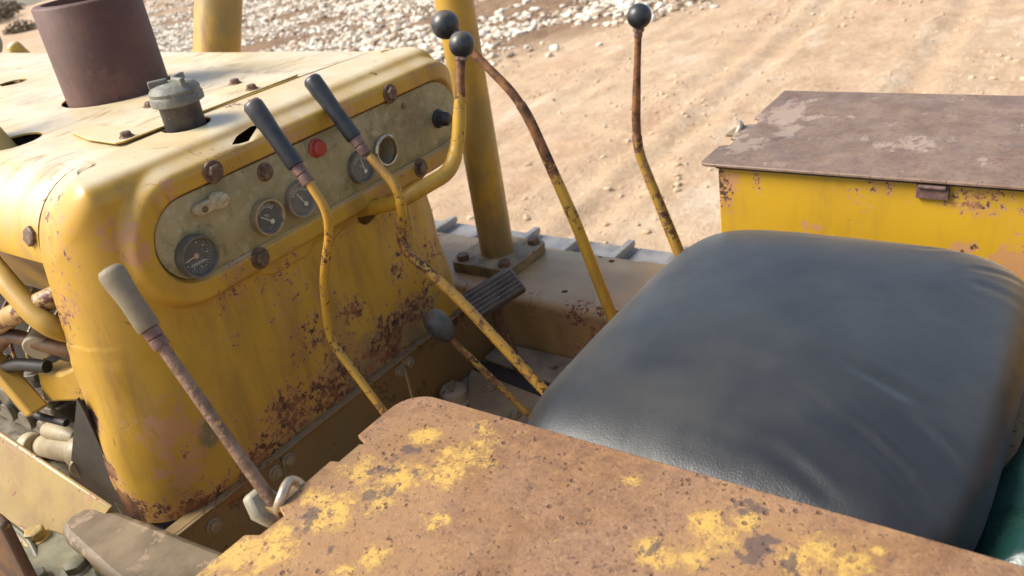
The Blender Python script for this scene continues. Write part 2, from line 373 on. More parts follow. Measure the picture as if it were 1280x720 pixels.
M['exhaust'] = m_simple('exhaust_brown_rust', (.080, .033, .022), (.115, .050, .032), .62, 9, bump=.35, chips=14, chipcol=(.12, .05, .034), bs=120, thr=.58)
M['exhrim'] = m_simple('exhaust_dusty_top', (.20, .13, .10), (.28, .19, .14), .7, 30, bump=.4)
M['cap'] = m_simple('filler_cap_grey', (.12, .115, .09), (.20, .19, .15), .6, 60, bump=.5, chips=70, chipcol=(.33, .31, .25), thr=.6)
M['capneck'] = m_simple('filler_neck_dark', (.035, .030, .028), (.07, .055, .045), .6, 50, bump=.3, chips=45, chipcol=(.22, .11, .05), thr=.66)
M['panel'] = None
t = NT('khaki_instrument_panel')
b = t.mix(t.rng(t.noise(11, 6, .65), .35, .66), (.25, .205, .09), (.36, .30, .155))
b = t.mix(t.rng(t.noise(60, 6, .7), .50, .68, 0, .6), b, (.46, .39, .24))
b = t.mix(t.rng(t.noise(24, 5, .7, t.mapping(loc=(3, 3, 3))), .56, .66, 0, .7), b, (.15, .14, .06))
b = t.mix(t.rng(t.blobs([(1.09, 1.03, -.41, .08), (.86, 1.03, -.45, .05, .6)]), .2, .9, 0, .55), b, (.16, .12, .06))
b = t.mix(t.rng(t.noise(150, 3, .6), .70, .73), b, (.07, .05, .03))
M['panel'] = t.out(b, .62, t.bump(t.noise(160, 5, .65), .3, .001))
M['bezel'] = m_simple('gauge_bezel_nickel', (.55, .50, .40), (.42, .36, .26), .32, 60, metal=.85, bump=.15, chips=60, chipcol=(.28, .2, .12), thr=.58)
M['bezeldull'] = m_simple('gauge_bezel_dull', (.20, .18, .145), (.13, .12, .10), .45, 60, metal=.4, bump=.2)
M['bezeltan'] = m_simple('gauge_bezel_tan', (.33, .27, .18), (.25, .2, .14), .5, 60, metal=.2, bump=.2)
M['dial'] = m_simple('gauge_dial_black', (.020, .024, .026), (.030, .034, .036), .25, 60, bump=.02)
M['dialdust'] = m_simple('gauge_dial_dusty', (.085, .085, .075), (.12, .115, .10), .45, 70, bump=.05)
M['mark'] = m_simple('dial_marking', (.42, .42, .38), (.5, .5, .45), .6, 40, bump=0)
M['needle'] = m_simple('pale_needle', (.70, .62, .42), (.75, .68, .5), .5, 40, bump=0)
M['hub'] = m_simple('brass_hub', (.55, .27, .14), (.6, .33, .2), .4, 40, bump=0)
M['glass'] = None
t = NT('gauge_glass'); t.b.inputs['Alpha'].default_value = .10
M['glass'] = t.out((.5, .48, .42), t.rng(t.noise(25, 5, .6), .3, .7, .02, .22), None)
M['red'] = m_simple('faded_red_plastic', (.42, .045, .035), (.34, .05, .035), .45, 80, bump=.2)
M['ivory'] = m_simple('dirty_ivory', (.50, .43, .27), (.36, .29, .16), .6, 70, bump=.4)
M['black'] = m_simple('black_grip_plastic', (.012, .014, .018), (.020, .022, .026), .38, 60, bump=.15, dust=.12)
M['knob'] = m_simple('black_knob_plastic', (.013, .016, .021), (.022, .025, .030), .36, 50, bump=.2, dust=.22)
M['oldknob'] = m_simple('dull_worn_knob', (.05, .05, .047), (.10, .095, .085), .45, 50, bump=.2, dust=.3)
M['greygrip'] = m_simple('faded_grey_grip_rubber', (.165, .130, .078), (.225, .18, .11), .65, 30, bump=.35, chips=25, chipcol=(.24, .19, .10), bs=90)
M['ferrule'] = m_simple('rusty_ferrule', (.13, .07, .055), (.21, .125, .10), .55, 80, metal=.2, bump=.6, chips=60, chipcol=(.4, .22, .04), thr=.66)
M['rodrust'] = m_simple('rusty_purple_rod', (.145, .082, .050), (.25, .155, .095), .55, 70, metal=.15, bump=.9, chips=45, chipcol=(.47, .26, .05), bs=130, bd=.003, thr=.63)
M['collar'] = m_simple('grey_green_collar', (.23, .205, .145), (.31, .28, .20), .55, 40, bump=.3)
M['ring'] = m_simple('worn_ring_metal', (.42, .33, .22), (.55, .46, .34), .35, 60, metal=.6, bump=.3)
M['pedal'] = m_simple('pedal_rubber', (.030, .027, .025), (.055, .048, .042), .5, 25, bump=.15, dust=.25)
M['treadrib'] = m_simple('worn_rib_rubber', (.10, .085, .065), (.20, .16, .11), .6, 60, bump=.3)
M['shoe'] = m_simple('polished_track_steel', (.22, .215, .21), (.32, .31, .30), .45, 10, metal=.25, bump=.2, chips=25, chipcol=(.36, .30, .23), thr=.58, dust=.25)
M['dark'] = m_simple('oily_dark_steel', (.018, .015, .012), (.035, .028, .02), .6, 20, bump=.4)
M['engine'] = m_simple('greasy_engine_castings', (.11, .092, .062), (.20, .17, .12), .5, 40, bump=.5, chips=35, chipcol=(.08, .065, .05), thr=.56)
M['casting'] = m_simple('tan_painted_casting', (.32, .265, .16), (.40, .335, .21), .5, 40, bump=.25, chips=60, chipcol=(.2, .15, .08), thr=.64)
M['pipe'] = m_simple('rust_flecked_pipe', (.34, .20, .05), (.42, .27, .10), .5, 25, bump=.5, chips=42, chipcol=(.12, .04, .02), thr=.50)
M['ducty'] = paint('duct_paint', thr=.68, fine=.70, dust=.2, seed=12, yel=(.50, .29, .03), yel2=(.36, .2, .02), grime=.7, scr=.4, blobs=[(.47, 1.2, -.63, .03, 1.2, (1, .3, 1))])
M['rustdark'] = m_simple('dark_rusted_post', (.07, .035, .018), (.16, .075, .025), .6, 20, bump=.5, chips=30, chipcol=(.3, .15, .03), thr=.6)
# vinyl cushion
t = NT('black_vinyl')
b = t.mix(t.rng(t.noise(6, 5, .6), .35, .7), (.013, .014, .0145), (.024, .025, .024))
b = t.mix(t.rng(t.noise(4, 4, .6, t.mapping(loc=(1, 4, 0))), .50, .8, 0, .30), b, (.10, .088, .066))
h = t.m('ADD', t.m('MULTIPLY', t.vor(520, 'SMOOTH_F1'), .9), t.m('MULTIPLY', t.noise(900, 2), .3))
nb = t.bump(h, .28, .0006)
nb = t.bump(t.noise(9, 3, .45, t.mapping((1, 1.8, 1), (0, 0, .9))), .30, .007, nb)
t.put(t.b.inputs['Sheen Weight'], .15); t.put(t.b.inputs['Sheen Roughness'], .4)
M['vinyl'] = t.out(b, t.rng(t.noise(9, 5, .6), .3, .7, .33, .47), nb, 0, .58)
M['bag'] = m_simple('green_plastic_sheet', (.010, .040, .032), (.02, .06, .045), .25, 20, bump=.3)
M['redpack'] = m_simple('red_wrapper', (.20, .012, .01), (.26, .02, .015), .4, 30, bump=.1)
M['whiteband'] = m_simple('white_print', (.6, .55, .5), (.65, .6, .55), .4, 30, bump=0)
M['headlamp'] = m_simple('lamp_housing', (.22, .22, .15), (.28, .27, .18), .5, 20, bump=.2)
M['barkless'] = M['dark']

# ------------------------------------------------------------------ THE SETTING
def sm(a, b, x):
    x = max(0, min(1, (x-a)/(b-a))); return x*x*(3-2*x)

def rubble_mask(x, y):
    """1 inside the field of dumped stones, 0 on the bare sand"""
    # near edge of the field runs (16,4.5) - (10.2,9.2) - (12.6,17) - (17,27)
    n = noise.noise(Vector((x*.35, y*.35, 0)))*1.1 + noise.noise(Vector((x*1.2, y*1.2, 3)))*.4
    if y < 9.2: e = 9.7 + (9.2-y)*1.15
    elif y < 17: e = 9.7 + (y-9.2)*.31
    else: e = 12.2 + (y-17)*.44
    d = x - e + n
    return sm(-.9, 1.3, d)

def ground_h(x, y):
    d = math.hypot(x, y)
    h = noise.noise(Vector((x*.12, y*.12, 1.7)))*.10*sm(3, 12, d)
    r = rubble_mask(x, y)
    h += r*(.10 + .16*noise.noise(Vector((x*.5, y*.5, 5))) + .07*noise.noise(Vector((x*1.9, y*1.9, 8))))
    if d < 26:
        s = (1-r)
        # ruts left by vehicles, running away from the machine
        ux, uy = .9985, .055; q = -x*uy + y*ux; along = x*ux + y*uy
        w = q + noise.noise(Vector((along*.18, q*.15, 2)))*.7
        for c, dep in ((1.45, .035), (3.3, .035), (3.75, .02), (5.2, .025), (6.9, .02)):
            k = abs(w-c)
            h += s*(-dep*math.exp(-(k/.15)**2) + dep*.5*math.exp(-((k-.27)/.10)**2))
        h += s*.012*noise.noise(Vector((x*3.1, y*3.1, 4))) + s*.014*noise.noise(Vector((along*1.6, q*2.6, 6)))
        h += s*.010*noise.noise(Vector((x*7, y*7, 4))) + s*.03*max(0, noise.noise(Vector((x*1.6, y*1.6, 14)))-.15)
    # earth bank far ahead
    b = sm(48, 95, y*.93 + x*.15)
    h += b*(4.0 + 1.2*noise.noise(Vector((x*.04, y*.04, 9))) + .6*noise.noise(Vector((x*.15, y*.15, 9))))
    h += sm(38, 62, x)*(2.2+1.0*noise.noise(Vector((x*.07, y*.07, 2))))*(1-b)
    return h

g = MB()
def axis_steps(lo, hi, dense_lo, dense_hi, st, gr):
    a = []; x = dense_lo
    while x < dense_hi: a.append(x); x += st
    s_ = st
    while x < hi: a.append(x); s_ *= gr; x += s_
    a.append(hi)
    b = []; x = dense_lo; s_ = st
    while x > lo: s_ *= gr; x -= s_; b.append(max(x, lo))
    return b[::-1] + a
xs = axis_steps(-900, 900, 2, 17, .065, 1.07); ys = axis_steps(-900, 900, -1, 17, .075, 1.07)
g.grid([[(x, y, ground_h(x, y)) for x in xs] for y in ys])
t = NT('sandy_earth')
r_attr = t.n('ShaderNodeAttribute'); r_attr.attribute_name = 'rubble'
c = t.mix(t.rng(t.noise(.35, 5, .6), .3, .7), (.50, .36, .235), (.43, .285, .175))
c = t.mix(t.rng(t.noise(2.2, 6, .68), .42, .66, 0, .6), c, (.56, .41, .26))
c = t.mix(t.rng(t.noise(1.6, 8, .74, t.mapping((.8, 1.5, 1), (0, 0, -.055))), .50, .64, 0, .5), c, (.33, .20, .105))
c = t.mix(t.rng(t.noise(7, 7, .78), .53, .66, 0, .6), c, (.34, .22, .13))
c = t.mix(t.rng(t.noise(16, 6, .75, t.mapping(loc=(2, 7, 0))), .54, .66, 0, .55), c, (.62, .50, .34))
c = t.mix(t.rng(t.noise(34, 5, .7), .58, .68, 0, .5), c, (.30, .20, .12))
soil = t.mix(t.rng(t.noise(3, 6, .7), .35, .65), (.17, .105, .06), (.26, .165, .10))
soil = t.mix(t.rng(t.noise(14, 5, .7), .55, .7, 0, .5), soil, (.50, .41, .30))
c = t.mix(t.rng(t.noise(.9, 8, .74, t.mapping((.75, 1.4, 1), (0, 0, -.055), (9, 4, 0))), .52, .66, 0, .6), c, (.60, .49, .36))
c = t.mix(t.rng(t.noise(.55, 6, .7, t.mapping((.75, 1.4, 1), (0, 0, -.055), (1, 14, 0))), .53, .68, 0, .4), c, (.50, .30, .19))
c = t.mix(r_attr.outputs['Fac'], c, soil)
hh = t.m('ADD', t.noise(26, 7, .75), t.m('MULTIPLY', t.noise(3.2, 7, .7, t.mapping((1, 1.4, 1), (0, 0, .3))), 2.2))
gm = t.out(c, .95, t.bump(hh, .9, .022), spec=.15)
ground = g.build('ground', gm, None, offset=False, sharp=180)
at = ground.data.attributes.new('rubble', 'FLOAT', 'POINT')
vals = [0.0]*len(ground.data.vertices)
for i, v in enumerate(ground.data.vertices):
    if 5 < v.co.x < 120 and 0 < v.co.y < 120: vals[i] = rubble_mask(v.co.x, v.co.y)*(1-sm(48, 70, v.co.y))
at.data.foreach_set('value', vals)
ground['kind'] = 'structure'; ground['label'] = 'dry sandy earth with ruts and a bank far off'

# rubble: one mass of pale broken stones
def stone_mesh(seed):
    rnd = random.Random(seed); bm = bmesh.new()
    bmesh.ops.create_icosphere(bm, subdivisions=1, radius=.5)
    sc = Vector((1, rnd.uniform(.6, .95), rnd.uniform(.4, .7)))
    vs = []
    for v in bm.verts:
        v.co = Vector((v.co.x*sc.x, v.co.y*sc.y, v.co.z*sc.z))*rnd.uniform(.75, 1.15)
    bm.verts.ensure_lookup_table()
    r = ([v.co.copy() for v in bm.verts], [[v.index for v in f.verts] for f in bm.faces]); bm.free(); return r
protos = [stone_mesh(k) for k in range(10)]
verts, faces, mats = [], [], []
rnd = random.Random(11)
for _ in range(230000):
    u = rnd.random(); x = 8.5 + (u**1.7)*52; y = rnd.uniform(0, 1)*(8+x*1.75)
    r = rubble_mask(x, y)
    if rnd.random() > r or y > 80: continue
    dens = .55 + 1.9*noise.noise(Vector((x*.33, y*.33, 12))) + .55*noise.noise(Vector((x*1.1, y*1.1, 2)))+ .25*sm(12, 24, x)
    if rnd.random() > dens: continue
    s_ = (.028 + .12*rnd.random()**3.0) * (1+ .5*sm(14, 34, x))
    pv, pf = protos[rnd.randrange(10)]
    q = Matrix.Rotation(rnd.uniform(0, 6.28), 3, 'Z') @ Matrix.Rotation(rnd.uniform(-.5, .5), 3, 'X')
    z = ground_h(x, y) + s_*.18; b0 = len(verts)
    verts += [(q @ p)*s_*1.6 + Vector((x, y, z)) for p in pv]
    faces += [[i+b0 for i in f] for f in pf]
    k = 0 if rnd.random() < .62 else 1
    mats += [k]*len(pf)
    if len(verts) > 1500000: break
me = bpy.data.meshes.new('rubble'); me.from_pydata(verts, [], faces)
st_w = m_simple('pale_limestone', (.62, .55, .43), (.76, .70, .58), .85, .8, bump=.3, bs=30, bd=.01, chips=12, chipcol=(.44, .33, .22), thr=.55)
st_b = m_simple('earthy_stone', (.28, .19, .12), (.42, .32, .22), .9, 2, bump=.3, bs=30, bd=.01)
me.materials.append(st_w); me.materials.append(st_b); me.polygons.foreach_set('material_index', mats)
ro = bpy.data.objects.new('rubble', me); COL.objects.link(ro)
tag(ro, 'field of pale broken stones strewn over brown soil behind the sand track', 'rubble', kind='stuff')

# earth clods and grit thrown up over the bare sand: one mass nobody could count
verts, faces = [], []
for _ in range(26000):
    x = 2.6 + rnd.random()**1.5*16; y = rnd.uniform(-1.0, 15)
    if y > 2.6 + x*.95 or rubble_mask(x, y) > .6: continue
    dens = .30 + 1.5*noise.noise(Vector((x*.5, y*1.1, 31))) + .5*noise.noise(Vector((x*1.7, y*3.0, 22)))
    if rnd.random() > dens: continue
    s_ = .010 + .042*rnd.random()**4
    pv, pf = protos[rnd.randrange(10)]
    q = Matrix.Rotation(rnd.uniform(0, 6.28), 3, 'Z')
    z = ground_h(x, y) + s_*.12; b0 = len(verts)
    verts += [(q @ p)*s_*1.5 + Vector((x, y, z)) for p in pv]
    faces += [[k_+b0 for k_ in f] for f in pf]
me = bpy.data.meshes.new('clods'); me.from_pydata(verts, [], faces)
me.materials.append(m_simple('dry_earth_clod', (.42, .29, .18), (.56, .43, .29), .95, 3, bump=.3, bs=40, bd=.006))
co_ = bpy.data.objects.new('clods', me); COL.objects.link(co_)
tag(co_, 'small dry clods and grit scattered over the bare sand', 'clods', kind='stuff')

# low shrubs on the far bank
def shrub(x, y, r, seed, label):
    rr = random.Random(seed); b = MB()
    for k_ in range(int(300+r*220)):
        d = Vector((rr.gauss(0, 1), rr.gauss(0, 1), abs(rr.gauss(0, .8)))).normalized()*r*rr.uniform(.45, 1)*(1+.35*noise.noise(Vector((k_*.01, seed, 2))))
        d.z *= .8; u_ = Vector((rr.uniform(-1, 1), rr.uniform(-1, 1), rr.uniform(-1, 1))).normalized()*.16; w_ = u_.cross(Vector((rr.uniform(-1, 1), rr.uniform(-1, 1), rr.uniform(-1, 1)))).normalized()*.10
        b.bm.faces.new([b.bm.verts.new(d+u_), b.bm.verts.new(d+w_), b.bm.verts.new(d-u_), b.bm.verts.new(d-w_)])
    o = b.build('shrub', shrub_m, None, offset=False); o.location = (x, y, ground_h(x, y)-.1)
    st = MB(); st.tube([(0, 0, -.1), (.05*r, .02, .4*r), (.1*r, .1*r, .75*r)], [.06, .045, .02], 8); st.build('stem', st_b, o, offset=False)
    return tag(o, label, 'shrub', 'shrubs on the far bank')
shrub_m = m_simple('dry_foliage', (.13, .095, .055), (.20, .15, .09), .8, 1.5, bump=0)
for x_, y_, r_, l_ in ((38.5, 84, 2.2, 'largest dry shrub on the earth bank at the horizon, left of the exhaust stub'), (36.5, 76, 1.4, 'low wide shrub on the slope just above the headlamp'),
                       (43.5, 92, 1.8, 'shrub on top of the bank, partly behind the exhaust stub'), (37.2, 70, 1.2, 'small shrub lowest on the bank, above the yellow lamp bracket'), (47.5, 102, 1.9, 'farthest shrub on the crest of the bank against the sky')):
    shrub(x_, y_, r_, int(x_*10), l_)

# single pale stones lying on the bare sand
def lone_stone(name, x, y, s_, label, seed, group='pale stones lying on the bare sand'):
    b = MB(); rr = random.Random(seed)
    b.ball((0, 0, s_*.25), s_*.5, 3, (1, rr.uniform(.6, .85), rr.uniform(.45, .6)))
    for v in b.bm.verts: v.co += noise.noise_vector(v.co*(2.2/s_)+Vector((seed, 0, 0)))*s_*.16
    o = b.build(name, st_w, None, offset=False, sharp=30); o.location = (x, y, ground_h(x, y)-.01*s_); o.rotation_euler.z = rr.uniform(0, 6)
    return tag(o, label, 'stone', group)
lone_stone('stone', 10.8, 9.1-1.75, .19, 'largest pale stone on the sand, right of the upright ball-knob lever', 1)
lone_stone('stone', 10.35, 7.15, .11, 'small flat pale stone just below the largest one on the sand', 2)
lone_stone('stone', 12.6, 7.2, .20, 'pale stone farthest up the sand, beyond the largest one', 3)
lone_stone('stone', 10.75, 6.55, .10, 'pale stone on the sand to the right of the largest one', 4)
lone_stone('stone', 11.3, 8.9, .13, 'pale stone on the sand nearest the upright ball knob', 5)

# ------------------------------------------------------------------ THE BULLDOZER
dozer = bpy.data.objects.new('bulldozer', None); COL.objects.link(dozer)
dozer.matrix_world = W @ Matrix.Translation(BASE)
dozer.empty_display_size = .3
tag(dozer, 'old worn yellow bulldozer seen over its operator seat, levers and gauge panel', 'bulldozer')
bpy.context.view_layer.update()
D = dozer
def P(mb, name, mat, parent=None, **k): return mb.build(name, M[mat] if isinstance(mat, str) else mat, parent or D, **k)

# --- cowl (dash) : one pressed sheet, rim bead round the instrument panel
ZT, YS = -.300, 1.163
ZC, XA, XB = -.412, .615, 1.150
def rim_off(u, z):
    dx = max(XA-u, 0, u-XB); d = math.hypot(dx, z-ZC)
    return .021*sm(.054, .064, d)*(1-sm(.088, .104, d))
def hood_z(x):
    d = max(0, .575-x, x-1.15); return ZT-.10+math.sqrt(max(0, .01-d*d)) + (.004*math.sin(math.pi*(x-.53)/.62) if d == 0 else 0)
path = []   # x, y, nx, ny, u, rT
def addp(x, y, nx, ny, u, k): path.append((x, y, nx, ny, u, .030 + (.10-.030)*k))
for i in range(5): addp(.43, YS-.028*i/4, -1, 0, .52-.141-.028+.028*i/4, 1)
for i in range(1, 25):
    a = i/24*math.pi/2; addp(.52-.09*math.cos(a), 1.135-.09*math.sin(a), -math.cos(a), -math.sin(a), .52-.141*(1-i/24), max(0, 1-i/20)**1.2)
NR = 170
for i in range(1, NR): addp(.52+(1.165-.52)*i/NR, 1.045, 0, -1, .52+(1.165-.52)*i/NR, 0)
for i in range(0, 25):
    a = i/24*math.pi/2; addp(1.165+.085*math.sin(a), 1.13-.085*math.cos(a), math.sin(a), -math.cos(a), 1.165+.1335*i/24, max(0, (i-4)/20)**1.2)
for i in range(1, 5): addp(1.25, 1.13+.033*i/4, 1, 0, 1.30+.033*i/4, 1)
def col_pts(p):
    x, y, nx, ny, u, rT = p; out = []
    zs = [-.808+i*(.808-.54)/30 for i in range(30)] + [-.54+i*(ZT-rT+.54)/60 for i in range(61)]
    flare = lambda z: .03*sm(-.55, -.8, z)*max(0, nx)
    inset = lambda z: -.098*sm(1.02, 1.17, x)*sm(-.495, -.525, z) + .045*max(0, -nx)*max(0, min(1, (z+.75)/.38))
    for z in zs:
        o = rim_off(u, z) + flare(z) + .006*noise.noise(Vector((u*4, z*5, 1)))*(1 if z < -.52 else .3) + (.0045*noise.noise(Vector((u*13, z*11, 4))) if z < -.54 else 0)
        out.append((x+nx*o+inset(z), y+ny*o, z))
    for k in range(1, 13):
        f = k/12*math.pi/2; z = ZT-rT+rT*math.sin(f); o = rim_off(u, z)*math.cos(f) - rT*(1-math.cos(f))
        out.append((x+nx*o+inset(z), y+ny*o, z))
    lx, ly, lz = out[-1]
    idx = path.index(p); nl = 45; nr = len(path)-1-45
    xt = lx
    if idx < nl: xt = .575 + (path[nl][0]-.575)*(idx/nl)**2
    elif idx > nr: xt = 1.15 - (1.15-path[nr][0])*((len(path)-1-idx)/45)**2
    for k in range(1, 7):
        v = k/6; out.append((lx+(xt-lx)*v, ly+(YS-ly)*v, lz+(hood_z(xt)-lz)*v))
    return out
b = MB(); b.grid([col_pts(p) for p in path])
cowl = P(b, 'cowl', 'cowl', sharp=60, solid=.003)
c_ = MB(); c_.lathe((.735, 1.150, -.35), (0, 0, 1), [(.037, 0), (.037, .1)], 32)
cut(cowl, c_)
c_ = MB(); c_.lathe((.950, 1.0, -.517), (0, 1, 0), [(.024, 0), (.024, .1)], 24); cut(cowl, c_)
c_ = MB(); c_.slab([(.722, 1.0, -.3175), (.742, 1.0, -.3125), (.775, 1.0, -.309), (.795, 1.0, -.311), (.772, 1.0, -.3165), (.750, 1.0, -.3215), (.735, 1.0, -.3205)], .07)
cut(cowl, c_)

# --- instrument panel plate
def stadium(xa, xb, zc, r, n=24):
    pts = []
    for i in range(n+1): a = math.pi/2+math.pi*i/n; pts.append((xa+r*math.cos(a), zc+r*math.sin(a)))
    for i in range(n+1): a = -math.pi/2+math.pi*i/n; pts.append((xb+r*math.cos(a), zc+r*math.sin(a)))
    return pts
YP = 1.034
b = MB(); b.slab([(x, YP, z) for x, z in stadium(XA, XB, ZC, .0585)], .004)
for v in b.bm.verts: pass
panel = P(b, 'instrument_panel', 'panel', bevel=.0008)
# keep the plate behind YP
panel.location = (0, 0, 0)
c_ = MB(); c_.lathe((1.007, 1.0, -.428), (0, 1, 0), [(.023, 0), (.023, .1)], 40); cut(panel, c_)
c_ = MB(); c_.lathe((1.007, 1.02, -.428), (0, 1, 0), [(.0225, 0), (.0225, .1)], 40); cut(cowl, c_)

def gauge(x, z, r, bez, dial, ang, y=YP-.0045, tilt=0, depth=.010, hub=True, style=0):
    b = MB(); ax = (0, -1, 0)
    b.lathe((x, y, z), ax, [(r*.86, 0), (r, 0), (r, depth*.7), (r*.97, depth), (r*.88, depth), (r*.83, depth*.75), (r*.83, 0)], 48)
    root = P(b, 'gauge', bez, sharp=50)
    b = MB(); b.lathe((x, y, z), ax, [(r*.84, .001), (r*.84, .0022)], 48); P(b, 'dial', dial, root)
    b = MB()
    def tick(a, r0, r1, w):
        ca, sa = math.cos(a), math.sin(a)
        b.box((x+(r0+r1)/2*ca, y-.0030, z+(r0+r1)/2*sa), (r1-r0, .0006, w), Matrix.Rotation(-a, 3, 'Y'))
    if style == 0:      # full scale with a window row of little squares under the hub
        for k in range(26): tick(R_(215-k*10.5-180+0), r*.68, r*.78, r*.022)
        for k in range(7): tick(R_(-150+k*36), r*.56, r*.66, r*.06)
        for k in range(6): b.box((x-r*.32+k*r*.13, y-.003, z-r*.38), (r*.085, .0006, r*.13))
    else:
        for k in range(13): tick(R_(145-k*9.2), r*.56, r*.70 if k % 3 else r*.76, r*.035)
        for k in range(6): tick(R_(140-k*20), r*.50, r*.54, r*.16)
        b.box((x-r*.05, y-.003, z+r*.12), (r*.22, .0006, r*.035)); b.box((x, y-.003, z+r*.02), (r*.04, .0006, r*.22)); b.box((x+r*.12, y-.003, z+r*.02), (r*.04, .0006, r*.16))
    P(b, 'scale', 'mark', root)
    b = MB(); ca, sa = math.cos(ang), math.sin(ang)
    cz_ = z if style == 0 else z-r*.34
    cx_ = x if style == 0 else x+r*.22
    L = r*.62 if style == 0 else r*.85
    b.box((cx_+ca*L*.45, y-.0042, cz_+sa*L*.45), (L, .0007, r*.045), Matrix.Rotation(-ang, 3, 'Y'))
    P(b, 'needle', 'needle', root)
    b = MB(); b.lathe((cx_, y-.0045, cz_), ax, [(r*.13, 0), (r*.13, .0012), (r*.08, .002)], 20); P(b, 'needle_hub', 'hub' if style == 0 else 'needle', root)
    b = MB(); b.lathe((x, y-depth*.62, z), ax, [(r*.84, 0), (r*.84, .0008)], 48); P(b, 'glass', 'glass', root)
    return root
gauge(.606, -.436, .0305, 'bezeldull', 'dial', R_(188), style=0, depth=.016)['label'] = 'large black dial gauge with brass hub at the left end of the panel'
gauge(.737, -.434, .0280, 'bezel', 'dial', R_(142), style=1, depth=.012)['label'] = 'bright-rimmed dial gauge with pale needle'
gauge(.806, -.434, .0290, 'bezeltan', 'dialdust', R_(120), style=1, depth=.010)['label'] = 'dusty gauge with a tan rim'
gauge(.943, -.433, .0275, 'bezeldull', 'dialdust', R_(100), style=1, depth=.009)['label'] = 'dull dark-rimmed gauge'
# empty gauge hole: ring with a rusty recess
b = MB(); b.lathe((1.007, YP-.0045, -.428), (0, -1, 0), [(.0225, 0), (.028, 0), (.028, .006), (.025, .008), (.0225, .007), (.0225, 0)], 44, caps=False); 
ring = P(b, 'gauge_ring', 'bezel', label='empty gauge hole with its bare rim', sharp=50)
b = MB(); b.lathe((1.007, YP-.003, -.428), (0, 1, 0), [(0, .030), (.0223, .030), (.0223, 0), (.0250, 0), (.0250, .034), (0, .034)], 36).lathe((1.0, YP+.027, -.436), (0, -1, 0), [(.011, 0), (.011, .010), (.007, .012), (0, .012)], 14); P(b, 'recess', 'casting', ring)
# switches, bolts on panel
b = MB(); b.lathe((.863, YP-.003, -.372), (0, -1, 0), [(.015, 0), (.015, .004), (.0125, .006), (.0125, .013), (.010, .016), (0, .0165)], 28); P(b, 'push_button', 'red', label='faded red push button')
b = MB(); b.lathe((1.157, YP-.003, -.421), (0, -1, 0), [(.017, 0), (.017, .004), (.0135, .007), (.0125, .022), (.009, .027), (0, .029)], 28); P(b, 'rotary_knob', 'black', label='black round knob at the right end of the panel')
b = MB(); b.lathe((.759, YP-.003, -.372), (0, -1, 0), [(.014, 0), (.014, .003), (.008, .004), (.008, .010)], 24).hexbolt((.759, YP-.005, -.372), (0, -1, 0), .011, .006, False); P(b, 'key_switch', 'bolt', label='rusty key switch with hex nut')
b = MB()
b.slab([(x, YP-.006, z) for x, z in stadium(.632, .668, 0, .0085, 10)], .010)
for v in b.bm.verts: v.co.z += -.378
sw = P(b, 'toggle_switch', 'ivory', bevel=.002, label='dirty ivory switch block'); 
b = MB(); b.lathe((.662, YP-.010, -.376), (0, -1, 0), [(.0125, 0), (.0125, .010), (.010, .014), (0, .014)], 24).tube([(.655, YP-.018, -.378), (.672, YP-.026, -.372)], .0055, 10); P(b, 'switch_lever', 'ivory', sw)
b = MB(); b.lathe((.638, YP-.0155, -.379), (0, -1, 0), [(.0045, 0), (.0045, .002)], 12); P(b, 'screw', 'bolt', sw)
b = MB(); b.lathe((1.075, YP-.004, -.372), (0, -1, 0), [(.005, 0), (.005, .002)], 12); P(b, 'screw', 'bolt')
for x, z in ((.672, -.338), (1.042, -.340), (.703, -.486), (1.079, -.486)):
    b = MB(); b.lathe((x, 1.026, z), (0, -1, 0), [(.0165, 0), (.0165, .003), (.0155, .0045)], 24).hexbolt((x, 1.0235, z), (0, -1, 0), .0115, .008, False, rot=x*3)
    P(b, 'rim_bolt', 'bolt')
# small pressed bracket under the rim
b = MB(); b.slab([(.70, 1.042, -.498), (.83, 1.042, -.498), (.82, 1.042, -.520), (.80, 1.042, -.532), (.73, 1.042, -.532), (.71, 1.042, -.520)], .010); P(b, 'rim_bracket', 'cowl', bevel=.004)
# side bolts
b = MB(); b.hexbolt((.487, 1.186, -.372), (-1, 0, .35), .014, .012); P(b, 'hood_bolt', 'bolt')

# --- skirt plates below the cowl
b = MB(); b.box((.530, 1.039, -.878), (.208, .008, .152)); P(b, 'skirt_plate', 'skirt', bevel=.002)
b = MB(); b.box((.788, 1.039, -.878), (.300, .008, .152)); P(b, 'skirt_plate', 'skirt', bevel=.002)
b = MB(); b.box((1.085, 1.040, -.878), (.280, .008, .152)); P(b, 'skirt_plate', 'skirt', bevel=.002)
b = MB(); b.box((.80, 1.045, -.8055), (.76, .030, .005)); P(b, 'cowl_flange', 'skirt', bevel=.0015)
for x, z in ((.492, -.815-.02), (.617, -.829), (.647, -.826), (.925, -.826), (.952, -.824)):
    b = MB(); b.hexbolt((x, 1.034, z), (0, -1, 0), .010, .006); P(b, 'skirt_bolt', 'boltdust')

